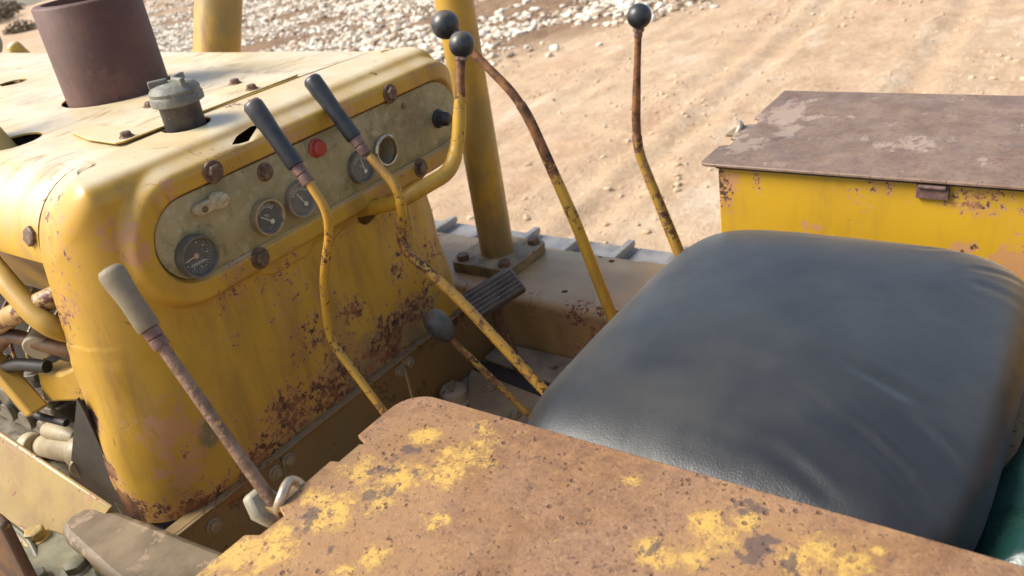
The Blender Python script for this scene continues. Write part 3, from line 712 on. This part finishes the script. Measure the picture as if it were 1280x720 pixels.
# --- hood with rounded shoulders
def hoodprof():
    out = [(.475, -.405)]
    for k in range(11): f = k/10*math.pi/2; out.append((.475+.10*(1-math.cos(f)), ZT-.10+.10*math.sin(f)))
    for k in range(1, 20): out.append((.575+(1.15-.575)*k/20, ZT+.004*math.sin(math.pi*k/20)))
    for k in range(11): f = math.pi/2*(1-k/10); out.append((1.25-.10*(1-math.cos(f)), ZT-.10+.10*math.sin(f)))
    out.append((1.25, -.405)); return out
hp = hoodprof()
ysn = [1.168+i*(2.9-1.168)/50 for i in range(51)]
b = MB(); b.grid([[(x, y, z+.0022*noise.noise(Vector((x*5, y*4, 2)))) for x, z in hp] for y in ysn])
hood = P(b, 'hood', 'hood', sharp=60, solid=.003)
for cx0, cy0, r in ((.873, 1.535, .103), (.615, 1.44, .045), (.90, 1.99, .03)):
    c_ = MB(); c_.lathe((cx0, cy0, -.36), (0, 0, 1), [(r, 0), (r, .12)], 40); cut(hood, c_)
# right side wall of the engine bay below the hood and dark engine mass inside
b = MB(); b.box((.86, 2.05, -.66), (.50, 1.6, .50)); P(b, 'engine_block', 'dark', bevel=.02)
b = MB(); b.box((1.235, 2.0, -.60), (.012, 1.6, .39)); P(b, 'side_panel', 'hood', bevel=.003)
b = MB(); b.box((.84, 2.93, -.66), (.86, .06, .76)); P(b, 'radiator_guard', 'hood', bevel=.02)
# access plate on the hood
b = MB(); b.prism([(.636, 1.180), (.645, 1.171), (.985, 1.171), (.985, 1.36), (.80, 1.42), (.66, 1.34), (.640, 1.26)], -.2955, -.2925)
ap = P(b, 'access_plate', 'hood', bevel=.001)
for v in ap.data.vertices: pass
for x, y in ((.660, 1.187), (.790, 1.318), (.923, 1.262), (.896, 1.186)):
    b = MB(); b.hexbolt((x, y, -.2925), (0, 0, 1), .008, .007, True, rot=x*7); P(b, 'plate_bolt', 'bolt')
# filler cap
b = MB(); b.lathe((.735, 1.150, -.33), (0, 0, 1), [(.0295, 0), (.0295, .068), (.031, .070), (.031, .072)], 36); neck = P(b, 'filler_neck', 'capneck')
b = MB(); b.lathe((.735, 1.150, -.264), (0, 0, 1), [(.034, 0), (.0385, .002), (.0385, .012), (.0362, .015), (.037, .020), (.031, .028), (.020, .031), (0, .032)], 36)
fc = P(b, 'filler_cap', 'cap')
b = MB()
for a in range(3):
    an = R_(25+a*120)
    b.box((.735+.019*math.cos(an), 1.150+.019*math.sin(an), -.234), (.028, .008, .016), Matrix.Rotation(an, 3, 'Z'))
P(b, 'cap_lug', 'cap', fc, bevel=.002)
# exhaust stub
b = MB(); b.lathe((.868, 1.531, -.42), (0, 0, 1), [(.0905, 0), (.0905, .288), (.086, .292), (.074, .292), (.072, .27)], 56)
ex = P(b, 'exhaust_pipe', 'exhaust', sharp=50)
b = MB(); b.lathe((.868, 1.531, -.150), (0, 0, 1), [(.073, 0), (.072, .006), (.02, .010), (0, .010)], 40); P(b, 'exhaust_cover', 'exhrim', ex)
# yellow strut coming out of the left hood hole
b = MB(); b.tube([(.62, 1.455, -.36), (.60, 1.56, -.20), (.58, 1.66, -.02)], .022); P(b, 'hood_strut', 'hood')
# slanting air pipe and rollover posts
b = MB(); b.cyl((1.20, 1.80, -.55), (1.392, 1.80, -.10), .054, seg=40).cyl((1.21, 1.80, -.40), (1.232, 1.80, -.335), .062, seg=30)
P(b, 'canopy_post', 'leverpole', label='thick yellow post behind the hood')
b = MB(); b.tube([(1.360, 1.112, -.80), (1.360, 1.112, .9)], .0375, 40); 
post = P(b, 'canopy_post', 'leverpole', label='yellow round post bolted to the right fender')
def rrect(x0, x1, y0, y1, r, n=5):
    pts = []
    for cx_, cy_, a0 in ((x1-r, y1-r, 0), (x0+r, y1-r, 90), (x0+r, y0+r, 180), (x1-r, y0+r, 270)):
        for i in range(n+1): a = R_(a0+90*i/n); pts.append((cx_+r*math.cos(a), cy_+r*math.sin(a)))
    return pts
b = MB(); b.prism(rrect(1.282, 1.438, 1.03, 1.188, .014), -.820, -.795); pf = P(b, 'post_flange', 'flange', post, bevel=.002)
for x, y in ((1.302, 1.165), (1.302, 1.052), (1.418, 1.052), (1.418, 1.165)):
    b = MB(); b.cyl((x, y, -.796), (x, y, -.783), .0135, seg=20, ch=.0015); P(b, 'flange_bolt', 'bolt', post)

# --- right fender deck, track
b = MB()
prof = [(1.226, -1.10)] + [(1.226+.018*(1-math.cos(R_(a))), -.838+.018*math.sin(R_(a))) for a in range(0, 91, 15)] + [(1.40, -.821), (1.455, -.823), (1.468, -.835), (1.468, -.90)]
rows = []
for i in range(61):
    y = -.6+i*(2.3)/60; rows.append([(x+.003*noise.noise(Vector((y*6, z*9, 3))), y, z+.0035*noise.noise(Vector((x*8, y*5, 6)))) for x, z in prof])
b.grid(rows)
deck = P(b, 'fender_deck', 'deck', sharp=60, solid=.006)
for x, y in ((1.452, .900), (1.437, .868), (1.283, .893)):
    c_ = MB(); c_.lathe((x, y, -.86), (0, 0, 1), [(.007, 0), (.007, .08)], 16); cut(deck, c_)
b = MB(); b.prism([(1.245, .62), (1.245, .80), (1.30, .835), (1.45, .80), (1.45, .62)], -.8195, -.8175); P(b, 'deck_plate', 'deck', bevel=.0008)
for k in range(26):
    y = -.75 + k*.1432 + .004
    b = MB(); b.prism([(1.33, y), (1.745, y), (1.745, y+.139), (1.33, y+.139)], -.962, -.948)
    # grouser bar with slightly worn top, chamfered ends
    b.slab([(1.36, y+.004, -.948), (1.725, y+.004, -.948), (1.742, y+.004, -.935), (1.738, y+.004, -.923), (1.36, y+.004, -.920)], -.017)
    P(b, 'track_shoe', 'shoe', bevel=.0015)
b = MB(); b.box((1.50, 1.0, -1.28), (.26, 2.6, .24)); P(b, 'track_frame', 'skirt', bevel=.02)
for k in range(26):
    y = -.75 + k*.1432 + .004
    b = MB(); b.prism([(1.33, y), (1.745, y), (1.745, y+.139), (1.33, y+.139)], -1.915, -1.90).box((1.54, y+.01, -1.93), (.4, .012, .03)); P(b, 'track_shoe', 'dark')
for y in (-.75, 2.95):
    b = MB(); b.cyl((1.36, y, -1.43), (1.72, y, -1.43), .48, seg=48, ch=.02); P(b, 'track_wheel', 'dark')
b = MB(); b.box((1.50, 1.0, -1.55), (.20, 2.9, .38)); P(b, 'track_roller_frame', 'dark', bevel=.02)

# --- cab floor
b = MB(); b.box((.60, .62, -.955), (1.25, .85, .010)); P(b, 'cab_floor', 'floor', bevel=.002)
b = MB(); b.prism([(.80, .80), (1.085, 1.02), (1.115, 1.035), (1.16, 1.035), (1.14, .99), (1.10, .60), (.80, .60)], -.9495, -.943); P(b, 'floor_plate', 'floorplate', bevel=.001)
b = MB(); b.prism([(1.118, 1.030), (1.150, 1.030), (1.118, .80), (1.085, .80)], -.9425, -.9395); P(b, 'floor_slot', 'dark')
b = MB(); b.prism([(1.158, 1.032), (1.222, 1.032), (1.222, .55), (1.125, .55), (1.125, .80)], -.9425, -.936); P(b, 'floor_plate', 'floor', bevel=.001)
b = MB(); b.lathe((1.02, 1.005, -.949), (0, 0, 1), [(.036, 0), (.036, .004), (.027, .006), (.027, .026), (.022, .032), (.012, .034), (0, .030)], 28); P(b, 'floor_plug', 'floor', label='round dusty plug on the floor')
b = MB(); b.box((1.02, 1.005, -.914), (.034, .007, .006), Matrix.Rotation(.6, 3, 'Z')); P(b, 'floor_plug_slot', 'skirt')
for x, y in ((1.075, .96), (1.02, .86), (1.19, .98)):
    b = MB(); b.hexbolt((x, y, -.940), (0, 0, 1), .009, .006, True); P(b, 'floor_bolt', 'boltdust')
b = MB(); b.box((.88, .70, -1.15), (.69, .75, .39)); P(b, 'gearbox_cover', 'dark')

# --- tool boxes either side of the seat
XC = .882
def lid_poly(rc=.035):
    pts = [(.135, .585), (.300, .583), (.306, .570), (.333, .568), (.340, .583), (.409, .585), (.413, .572), (.445, .573), (.451, .588)]
    for i in range(9): a = R_(90-90*i/8); pts.append((.535-rc+rc*math.cos(a), .588-rc+rc*math.sin(a)))
    pts += [(.535, -.35), (.135, -.35)]
    return pts
lp = lid_poly()
def seg(poly, mir=False): return [((2*XC-x) if mir else x, y) for x, y in poly]
b = MB(); b.prism(lp, -.505, -.5)
bx0 = MB(); bx0.box((.335, .09, -.705), (.372, .90, .396)); nb_ = P(bx0, 'tool_box', 'box', bevel=.003, label='near tool box, with a rusted patchy yellow lid')
nl = P(b, 'lid', m_rustlid(), nb_, bevel=.0012, sharp=30)
b = MB(); b.prism([(x, y-.027) for x, y in seg(lid_poly(.013), True)], -.5045, -.499)
bx1 = MB(); bx1.box((1.426, .085, -.66), (.366, .90, .306)); fb_ = P(bx1, 'tool_box', 'box', bevel=.003, label='far tool box, with a brown rusted steel lid')
fl = P(b, 'lid', m_farlid(), fb_, bevel=.0015, sharp=30)
# turned-down edge strip and hinge on far box
b = MB(); b.box((1.2395, .215, -.5195), (.007, .042, .022)); b.cyl((1.236, .197, -.512), (1.236, .233, -.512), .0045, seg=12); P(b, 'hinge', 'ferrule', fb_, bevel=.001)
b = MB(); b.box((1.2425, .095, -.5085), (.004, .885, .004)); P(b, 'lid_gasket', 'dark', fb_)
# padlock rings at the front edges
def staple(x, y, parent):
    b = MB(); pts = [(x+.016*math.cos(R_(a)), y+.004*math.sin(R_(a*2))-.004, -.506+.015*math.sin(R_(a))) for a in range(-10, 191, 20)]
    b.tube(pts, .0048, 12, .002); P(b, 'staple', 'ring', parent)
    b = MB(); b.box((x, y+.003, -.5085), (.040, .022, .004)); P(b, 'staple_plate', 'skirt', parent)
staple(.357, .592, nb_); staple(2*XC-.357, .565, fb_)
b = MB(); b.box((.430, .572, -.512), (.040, .030, .005)); P(b, 'latch_tab', 'skirt', nb_, bevel=.001)

# --- seat
def cushion():
    b = MB(); cxx, cyy, zc = .872, .294, -.612; a, bb, h = .303, .240, .074
    NT_, NP = 150, 90; rows = []
    creases = [((.69, .17), (.61, .05), .007, .003), ((.74, .13), (.69, .03), .007, .003), ((.66, .27), (.60, .15), .006, .003), ((.82, .10), (.80, .03), .006, .003),
               ((1.10, .20), (1.16, .12), .007, .003), ((1.12, .30), (1.17, .24), .006, .003), ((1.02, .12), (1.04, .03), .007, .003), ((1.12, .40), (1.17, .36), .006, .0025), ((.92, .09), (.93, .02), .006, .003),
               ((.73, .25), (.66, .13), .009, .003), ((1.06, .13), (1.11, .05), .006, .003), ((1.10, .36), (1.165, .30), .006, .0025), ((.97, .44), (1.09, .50), .012, .002), ((.78, .20), (.74, .08), .008, .003)]
    for i in range(NP+1):
        ph = math.pi/2 - math.pi*i/NP
        c = max(0, math.cos(ph)); s_ = math.sin(ph)
        rr = c**.50; zz = math.copysign(abs(s_)**.68, s_)
        row = []
        for k in range(NT_):
            th = 2*math.pi*k/NT_; ct, st = math.cos(th), math.sin(th)
            e = 2/5.4
            x = cxx + a*rr*math.copysign(abs(ct)**e, ct); y = cyy + bb*rr*math.copysign(abs(st)**e, st)
            z = zc + h*zz
            if zz > 0: z += .020*(1-rr**2) - .004 + .004*noise.noise(Vector((x*6, y*6, 1)))
            for (p, q, w, dp) in creases:
                p, q = Vector(p), Vector(q); d = q-p; t_ = max(0, min(1, (Vector((x, y))-p).dot(d)/d.length_squared))
                dd = (Vector((x, y))-(p+d*t_)).length
                if zz > -.3: z += 1.0*dp*(-math.exp(-(dd/w)**2)+.6*math.exp(-((dd-2*w)/w)**2))*.5*math.sin(math.pi*min(1, max(.0, t_*.8+.2)))
            row.append((x, y, z))
        rows.append(row)
    b.grid(rows, close=True)
    bmesh.ops.remove_doubles(b.bm, verts=b.bm.verts, dist=1e-5)
    return P(b, 'seat_cushion', 'vinyl', seat, sharp=180, label='dark blue-black vinyl seat cushion with soft creases')
b = MB(); b.box((.88, .27, -.80), (.56, .48, .26)); seat = P(b, 'seat', 'skirt', bevel=.01)
cushion()
b = MB(); b.box((.88, -.16, -.72), (.66, .05, .46)); P(b, 'rear_bulkhead', 'dark', bevel=.01)

# --- levers
def lever(name, pts, r, mat, label, **k):
    b = MB(); b.tube(pts, r, 16, **k); return P(b, name, mat, label=label, sharp=60)
def grip(root, a, c, r, mat, ferr):
    a, c = Vector(a), Vector(c); d = a-c; L = d.length
    b = MB(); b.lathe(c, d, [(r*.93, 0), (r*1.0, .003), (r*.95, L*.45), (r*1.12, L*.8), (r*1.14, L-.006), (r*.9, L-.001), (r*.5, L), (0, L)], 28); P(b, 'grip', mat, root, sharp=50)
    e = c - d.normalized()*ferr
    b = MB(); b.lathe(e, d, [(r*.70, 0), (r*.74, .002), (r*.74, ferr*.45), (r*.60, ferr*.5), (r*.74, ferr*.55), (r*.78, ferr-.001), (r*.7, ferr)], 20); P(b, 'ferrule', 'ferrule', root, sharp=40)
A = lever('steering_lever', [(.7, .866, -.351), (.7, .846, -.387), (.7, .851, -.42), (.7, .892, -.499), (.7, .916, -.60), (.7, .838, -.711), (.7, .66, -.945)], .0061, 'lever', 'left steering lever, yellow paint chipped to rust, black plastic grip', rad=.03)
grip(A, (.7, .937, -.245), (.7, .882, -.329), .0118, 'black', .028)
Bv = lever('steering_lever', [(.9, .955, -.394), (.9, .911, -.443), (.9, .911, -.479), (.9, .933, -.545), (.9, .829, -.626), (.9, .707, -.748), (.9, .50, -.945)], [.0070, .0074, .0080, .0084, .0084, .0084, .0084], 'lever', 'right steering lever with black plastic grip in front of the gauges', rad=.03)
grip(Bv, (.9, 1.044, -.272), (.9, .979, -.366), .0128, 'black', .030)
k = .345/.48
C_ = lever('throttle_lever', [(.345, .6985, -.337), (.345, .603, -.500), (.345, .585, -.535)], [.0056, .0060, .0060], 'rodrust', 'rusty rod lever with a faded tan grip rising beside the near lid', rad=.02)
C_.data.name = 'throttle_lever'
grip(C_, (.345, .729, -.281), (.345, .698, -.338), .0108, 'greygrip', .020)
b = MB(); b.slab([(.330, .612, -.492), (.352, .612, -.492), (.360, .600, -.512), (.354, .590, -.524), (.334, .590, -.524), (.326, .602, -.510)], .016); P(b, 'collar', 'collar', C_, bevel=.004)
def knob(root, p, r, mat='knob', sc=(1, 1, 1)):
    b = MB(); b.ball(p, r, 4, sc); P(b, 'knob', mat, root, sharp=180)
    b = MB(); p = Vector(p); d = (Vector(root['foot'])-p).normalized() if 'foot' in root else Vector((0, 0, -1))
    b.lathe(p+d*(r*.90), d, [(r*.42, 0), (r*.46, .001), (r*.46, .006), (r*.40, .007)], 6).lathe(p+d*(r*.90+.007), d, [(r*.34, 0), (r*.34, .008), (r*.28, .010)], 12); P(b, 'lock_nut', 'ferrule', root)
Dl = lever('control_lever', [(1.20, 1.010, -.264), (1.20, .888, -.381), (1.20, .861, -.424), (1.20, .790, -.621), (1.20, .743, -.782), (1.20, .70, -.93)], [.0060, .0080, .0092, .0106, .0110, .0110], 'leverD', 'bent lever with a large black ball knob, rust brown above and yellow below', rad=.03)
Dl['foot'] = (1.20, .888, -.381); knob(Dl, (1.20, 1.010, -.264), .0252)
El = lever('control_lever', [(1.215, .639, -.259), (1.215, .646, -.31), (1.215, .660, -.427), (1.215, .661, -.480), (1.215, .598, -.662), (1.215, .55, -.80)], [.0042, .0055, .0072, .0082, .0098, .0098], 'leverE', 'upright lever with a small black ball knob beside the far tool box', rad=.03)
El['foot'] = (1.215, .646, -.31); knob(El, (1.215, .639, -.262), .0190)
# gear lever coming round from the dash
Gl = lever('gear_lever', [(1.133, .926, -.281), (1.119, .926, -.318), (1.083, .926, -.425), (1.048, .926, -.473), (.972, .930, -.474), (.948, .965, -.492), (.945, 1.06, -.515)], [.0055, .0075, .0118, .0130, .0130, .0125, .0125], 'leverG', 'thick bent yellow lever under the panel, ending in a ball knob', rad=.035)
Gl['foot'] = (1.119, .926, -.318); knob(Gl, (1.133, .926, -.282), .0218)
for o_ in (Dl, El, Gl): del o_['foot']
# short floor lever with an oval knob
Fl = lever('floor_lever', [(1.0, .977, -.770), (1.0, .960, -.787), (1.0, .831, -.895), (1.0, .77, -.945)], [.0055, .0062, .0066, .0066], 'leverF', 'short lever with a worn oval black knob', rad=.01)
b = MB(); b.lathe((1.0, .960, -.785), (0, .62, .66), [(.009, 0), (.014, .004), (.0205, .018), (.0235, .034), (.0225, .050), (.016, .062), (.008, .067), (0, .068)], 32); P(b, 'knob', 'oldknob', Fl, sharp=180)
# pedal
ax = Vector((.95, -.30, .10)).normalized()    # long way of the tread
nrm = Vector((-.10, -.72, .69)); nrm = (nrm-ax*nrm.dot(ax)).normalized(); sdv = ax.cross(nrm)
pc = Vector((1.105, .935, -.742))
Rm = Matrix((sdv, ax, nrm)).transposed()
b = MB(); b.box(pc, (.060, .132, .016), Rm); pedal = P(b, 'pedal', 'pedal', bevel=.010, label='rubber pedal tread with lengthwise ribs')
for i in range(6):
    b = MB(); b.box(pc+sdv*(-.0215+i*.0086)+nrm*.0095, (.0030, .114, .005), Rm); P(b, 'tread_rib', 'treadrib', pedal, bevel=.001)
b = MB(); b.tube([pc-nrm*.008+ax*.01, (1.13, .95, -.82), (1.15, .93, -.96)], .011, 12, ell=1.0); P(b, 'pedal_arm', 'leverrust', pedal)

# --- left side: frame plate, beam, bracket
b = MB(); b.slab([(.400, 1.50, -.682), (.400, 1.393, -.698), (.400, 1.262, -.719), (.400, 1.10, -.744), (.352, 1.14, -.803), (.339, 1.283, -.803), (.320, 1.50, -.803)], -.006); P(b, 'frame_plate', 'plate', bevel=.002)
pts = [(.320, .60), (.425, .60), (.425, .80)] + [(.402, 1.10), (.396, 1.135), (.382, 1.153), (.360, 1.162), (.342, 1.152), (.334, 1.13), (.318, 1.0), (.300, .75)]
b = MB(); b.prism(pts, -.82, -.752); P(b, 'frame_beam', 'beam', bevel=.014)
b = MB(); b.prism([(.20, 1.30), (.300, 1.21), (.342, 1.186), (.346, 1.15), (.330, 1.05), (.318, 1.02), (.25, 1.02), (.18, 1.15)], -.80, -.772); br = P(b, 'bracket', 'bracket', bevel=.005)
b = MB(); b.hexbolt((.320, 1.188, -.772), (0, 0, 1), .014, .014, True); P(b, 'bracket_bolt', 'bolty', br)
b = MB(); b.hexbolt((.312, 1.070, -.772), (0, 0, 1), .015, .012, True, rot=.6); P(b, 'bracket_bolt', 'bracket', br)
b = MB(); b.hexbolt((.275, 1.10, -.772), (0, 0, 1), .013, .012, True, rot=.3); P(b, 'bracket_bolt', 'bracket', br)
b = MB(); b.slab([(.245, .985, -.582), (.245, .965, -.588), (.245, .975, -.69), (.245, .99, -.80), (.245, 1.30, -.80), (.245, 1.10, -.64)], -.012); P(b, 'support_post', 'rustdark', bevel=.004)
b = MB(); b.tube([(.30, 1.40, -.70), (.305, 1.28, -.735), (.310, 1.19, -.765), (.29, 1.12, -.785)], .004, 8); P(b, 'cable', 'bracket')
# --- engine bay on the left side
b = MB(); b.box((.62, 1.62, -.92), (.36, 1.1, .05)); P(b, 'sump', 'dark', bevel=.02)
b = MB(); b.box((.475, 1.60, -.845), (.10, .60, .035)); P(b, 'engine_mount', 'engine', bevel=.008)
b = MB(); b.slab([(.435, 1.15, -.62), (.435, 1.15, -.85), (.435, 1.36, -.85), (.437, 1.16, -.60)], .004); P(b, 'splash_guard', 'dark')
# injection pump: ribbed body with row of unions
b = MB(); b.box((.53, 1.60, -.775), (.075, .36, .085)); b.box((.52, 1.60, -.725), (.055, .34, .02)); pump = P(b, 'injection_pump', 'engine', bevel=.006)
for i in range(6):
    y = 1.45+i*.056
    b = MB(); b.cyl((.52, y, -.72), (.52, y, -.685), .015, .013, 16).hexbolt((.52, y, -.70), (0, 0, 1), .018, .010, False); P(b, 'pump_union', 'engine', pump)
    b = MB(); b.tube([(.52, y, -.688), (.53, y+.01, -.64), (.58, y+.02, -.60), (.64, y+.03, -.57)], .0035, 8); P(b, 'fuel_line', 'pipe', pump)
for i in range(5):
    b = MB(); b.cyl((.488, 1.46+i*.065, -.775), (.478, 1.46+i*.065, -.775), .019, seg=20); P(b, 'pump_plug', 'engine', pump)
b = MB(); b.cyl((.47, 1.30, -.765), (.47, 1.47, -.805), .023, .019, 24).cyl((.46, 1.47, -.80), (.46, 1.50, -.807), .024, seg=20).ball((.47, 1.31, -.768), .031, 3).cyl((.47, 1.31, -.77), (.44, 1.27, -.765), .017, seg=20).cyl((.478, 1.33, -.75), (.478, 1.44, -.768), .014, seg=16).cyl((.50, 1.31, -.77), (.56, 1.33, -.75), .02, seg=16)
P(b, 'water_pump_housing', 'casting', sharp=45)
b = MB(); b.tube([(.47, 1.36, -.70), (.475, 1.30, -.725), (.47, 1.24, -.69), (.48, 1.20, -.64)], .0055, 10); P(b, 'hose', 'bracket')
b = MB(); b.tube([(.45, 1.52, -.60), (.46, 1.44, -.66), (.45, 1.38, -.70), (.46, 1.30, -.70)], .006, 10); P(b, 'hose', 'dark')
# pipes and duct
b = MB(); b.tube([(.47, 1.36, -.39), (.455, 1.267, -.434), (.45, 1.204, -.481), (.455, 1.180, -.498), (.52, 1.185, -.56)], .0155, 20); P(b, 'air_pipe', 'ducty')
b = MB(); b.tube([(.44, 1.50, -.565), (.445, 1.372, -.535), (.447, 1.29, -.497), (.455, 1.235, -.478), (.475, 1.19, -.462), (.56, 1.16, -.452)], .0155, 20, rad=.04); P(b, 'coolant_pipe', 'pipe')
b = MB(); b.tube([(.44, 1.48, -.60), (.445, 1.39, -.575), (.45, 1.33, -.535), (.46, 1.275, -.545), (.485, 1.21, -.565), (.54, 1.18, -.58)], .011, 16, rad=.04); P(b, 'coolant_pipe', 'rustdark')
b = MB(); b.cyl((.50, 1.30, -.545), (.455, 1.268, -.552), .021, seg=24); P(b, 'pipe_plug', 'casting')
b = MB(); b.slab([(.47, 1.351, -.622), (.47, 1.27, -.606), (.47, 1.18, -.566), (.47, 1.18, -.632), (.47, 1.38, -.690)], -.05); P(b, 'air_duct', 'ducty', bevel=.006)
b = MB(); b.slab([(.462, 1.45, -.596), (.462, 1.43, -.585), (.462, 1.335, -.675), (.462, 1.365, -.690)], -.03); P(b, 'duct_strut', 'ducty', bevel=.004)
b = MB(); b.slab([(.480, 1.185, -.395), (.480, 1.9, -.395), (.545, 1.9, -.52), (.545, 1.185, -.52)], -.005); P(b, 'hood_inner_panel', 'leverpole')
b = MB(); b.tube([(.455, 1.25, -.70), (.46, 1.23, -.675), (.462, 1.20, -.66), (.47, 1.18, -.64)], .003, 8); P(b, 'fuel_line', 'bezeldull')
b = MB(); b.ball((.50, 1.27, -.578), .045, 3, (.5, 1.4, .4)); P(b, 'air_filter', 'knob')
b = MB(); b.tube([(.46, 1.60, -.62), (.45, 1.45, -.63), (.455, 1.36, -.60), (.47, 1.30, -.60)], .010, 12); P(b, 'hose', 'dark')
b = MB(); b.slab([(.440, 1.13, -.80), (.440, 1.19, -.80), (.436, 1.17, -.90), (.45, 1.06, -.94), (.45, 1.05, -.84)], .005); P(b, 'gusset', 'bracket')
# --- lamp and its bracket beyond the front of the hood
b = MB(); b.lathe((1.205, 2.74, -.285), (.2, 1, 0), [(.04, 0), (.055, .02), (.065, .07), (.065, .09), (.055, .095), (0, .10)], 28); P(b, 'headlamp', 'headlamp')
b = MB(); b.slab([(1.17, 2.56, -.55), (1.25, 2.56, -.55), (1.235, 2.56, -.33), (1.205, 2.56, -.275), (1.175, 2.56, -.285)], .03); P(b, 'lamp_bracket', 'hood', bevel=.01)

# ------------------------------------------------------------------ things lying behind the seat
def wprop(o): o.matrix_world = W @ Matrix.Translation(BASE); return o
b = MB(); b.ball((.76, -.02, -.685), .11, 5, (1.6, .85, .80))
for v in b.bm.verts:
    v.co += noise.noise_vector(v.co*14)*.018 + noise.noise_vector(v.co*34)*.006
o = wprop(b.build('plastic_bag', M['bag'], None, sharp=180)); tag(o, 'crumpled dark green plastic bag tucked behind the seat cushion', 'bag')
b = MB(); b.box((.80, -.01, -.597), (.09, .045, .012), Matrix.Rotation(.3, 3, 'Z') @ Matrix.Rotation(.2, 3, 'Y'))
o = wprop(b.build('packet', M['redpack'], None, bevel=.003)); tag(o, 'shiny red packet lying on the green bag behind the seat', 'packet')
b = MB(); b.box((.80, -.01, -.597), (.006, .046, .0135), Matrix.Rotation(.3, 3, 'Z') @ Matrix.Rotation(.2, 3, 'Y')); s2 = b.build('packet_stripe', M['whiteband'], o)
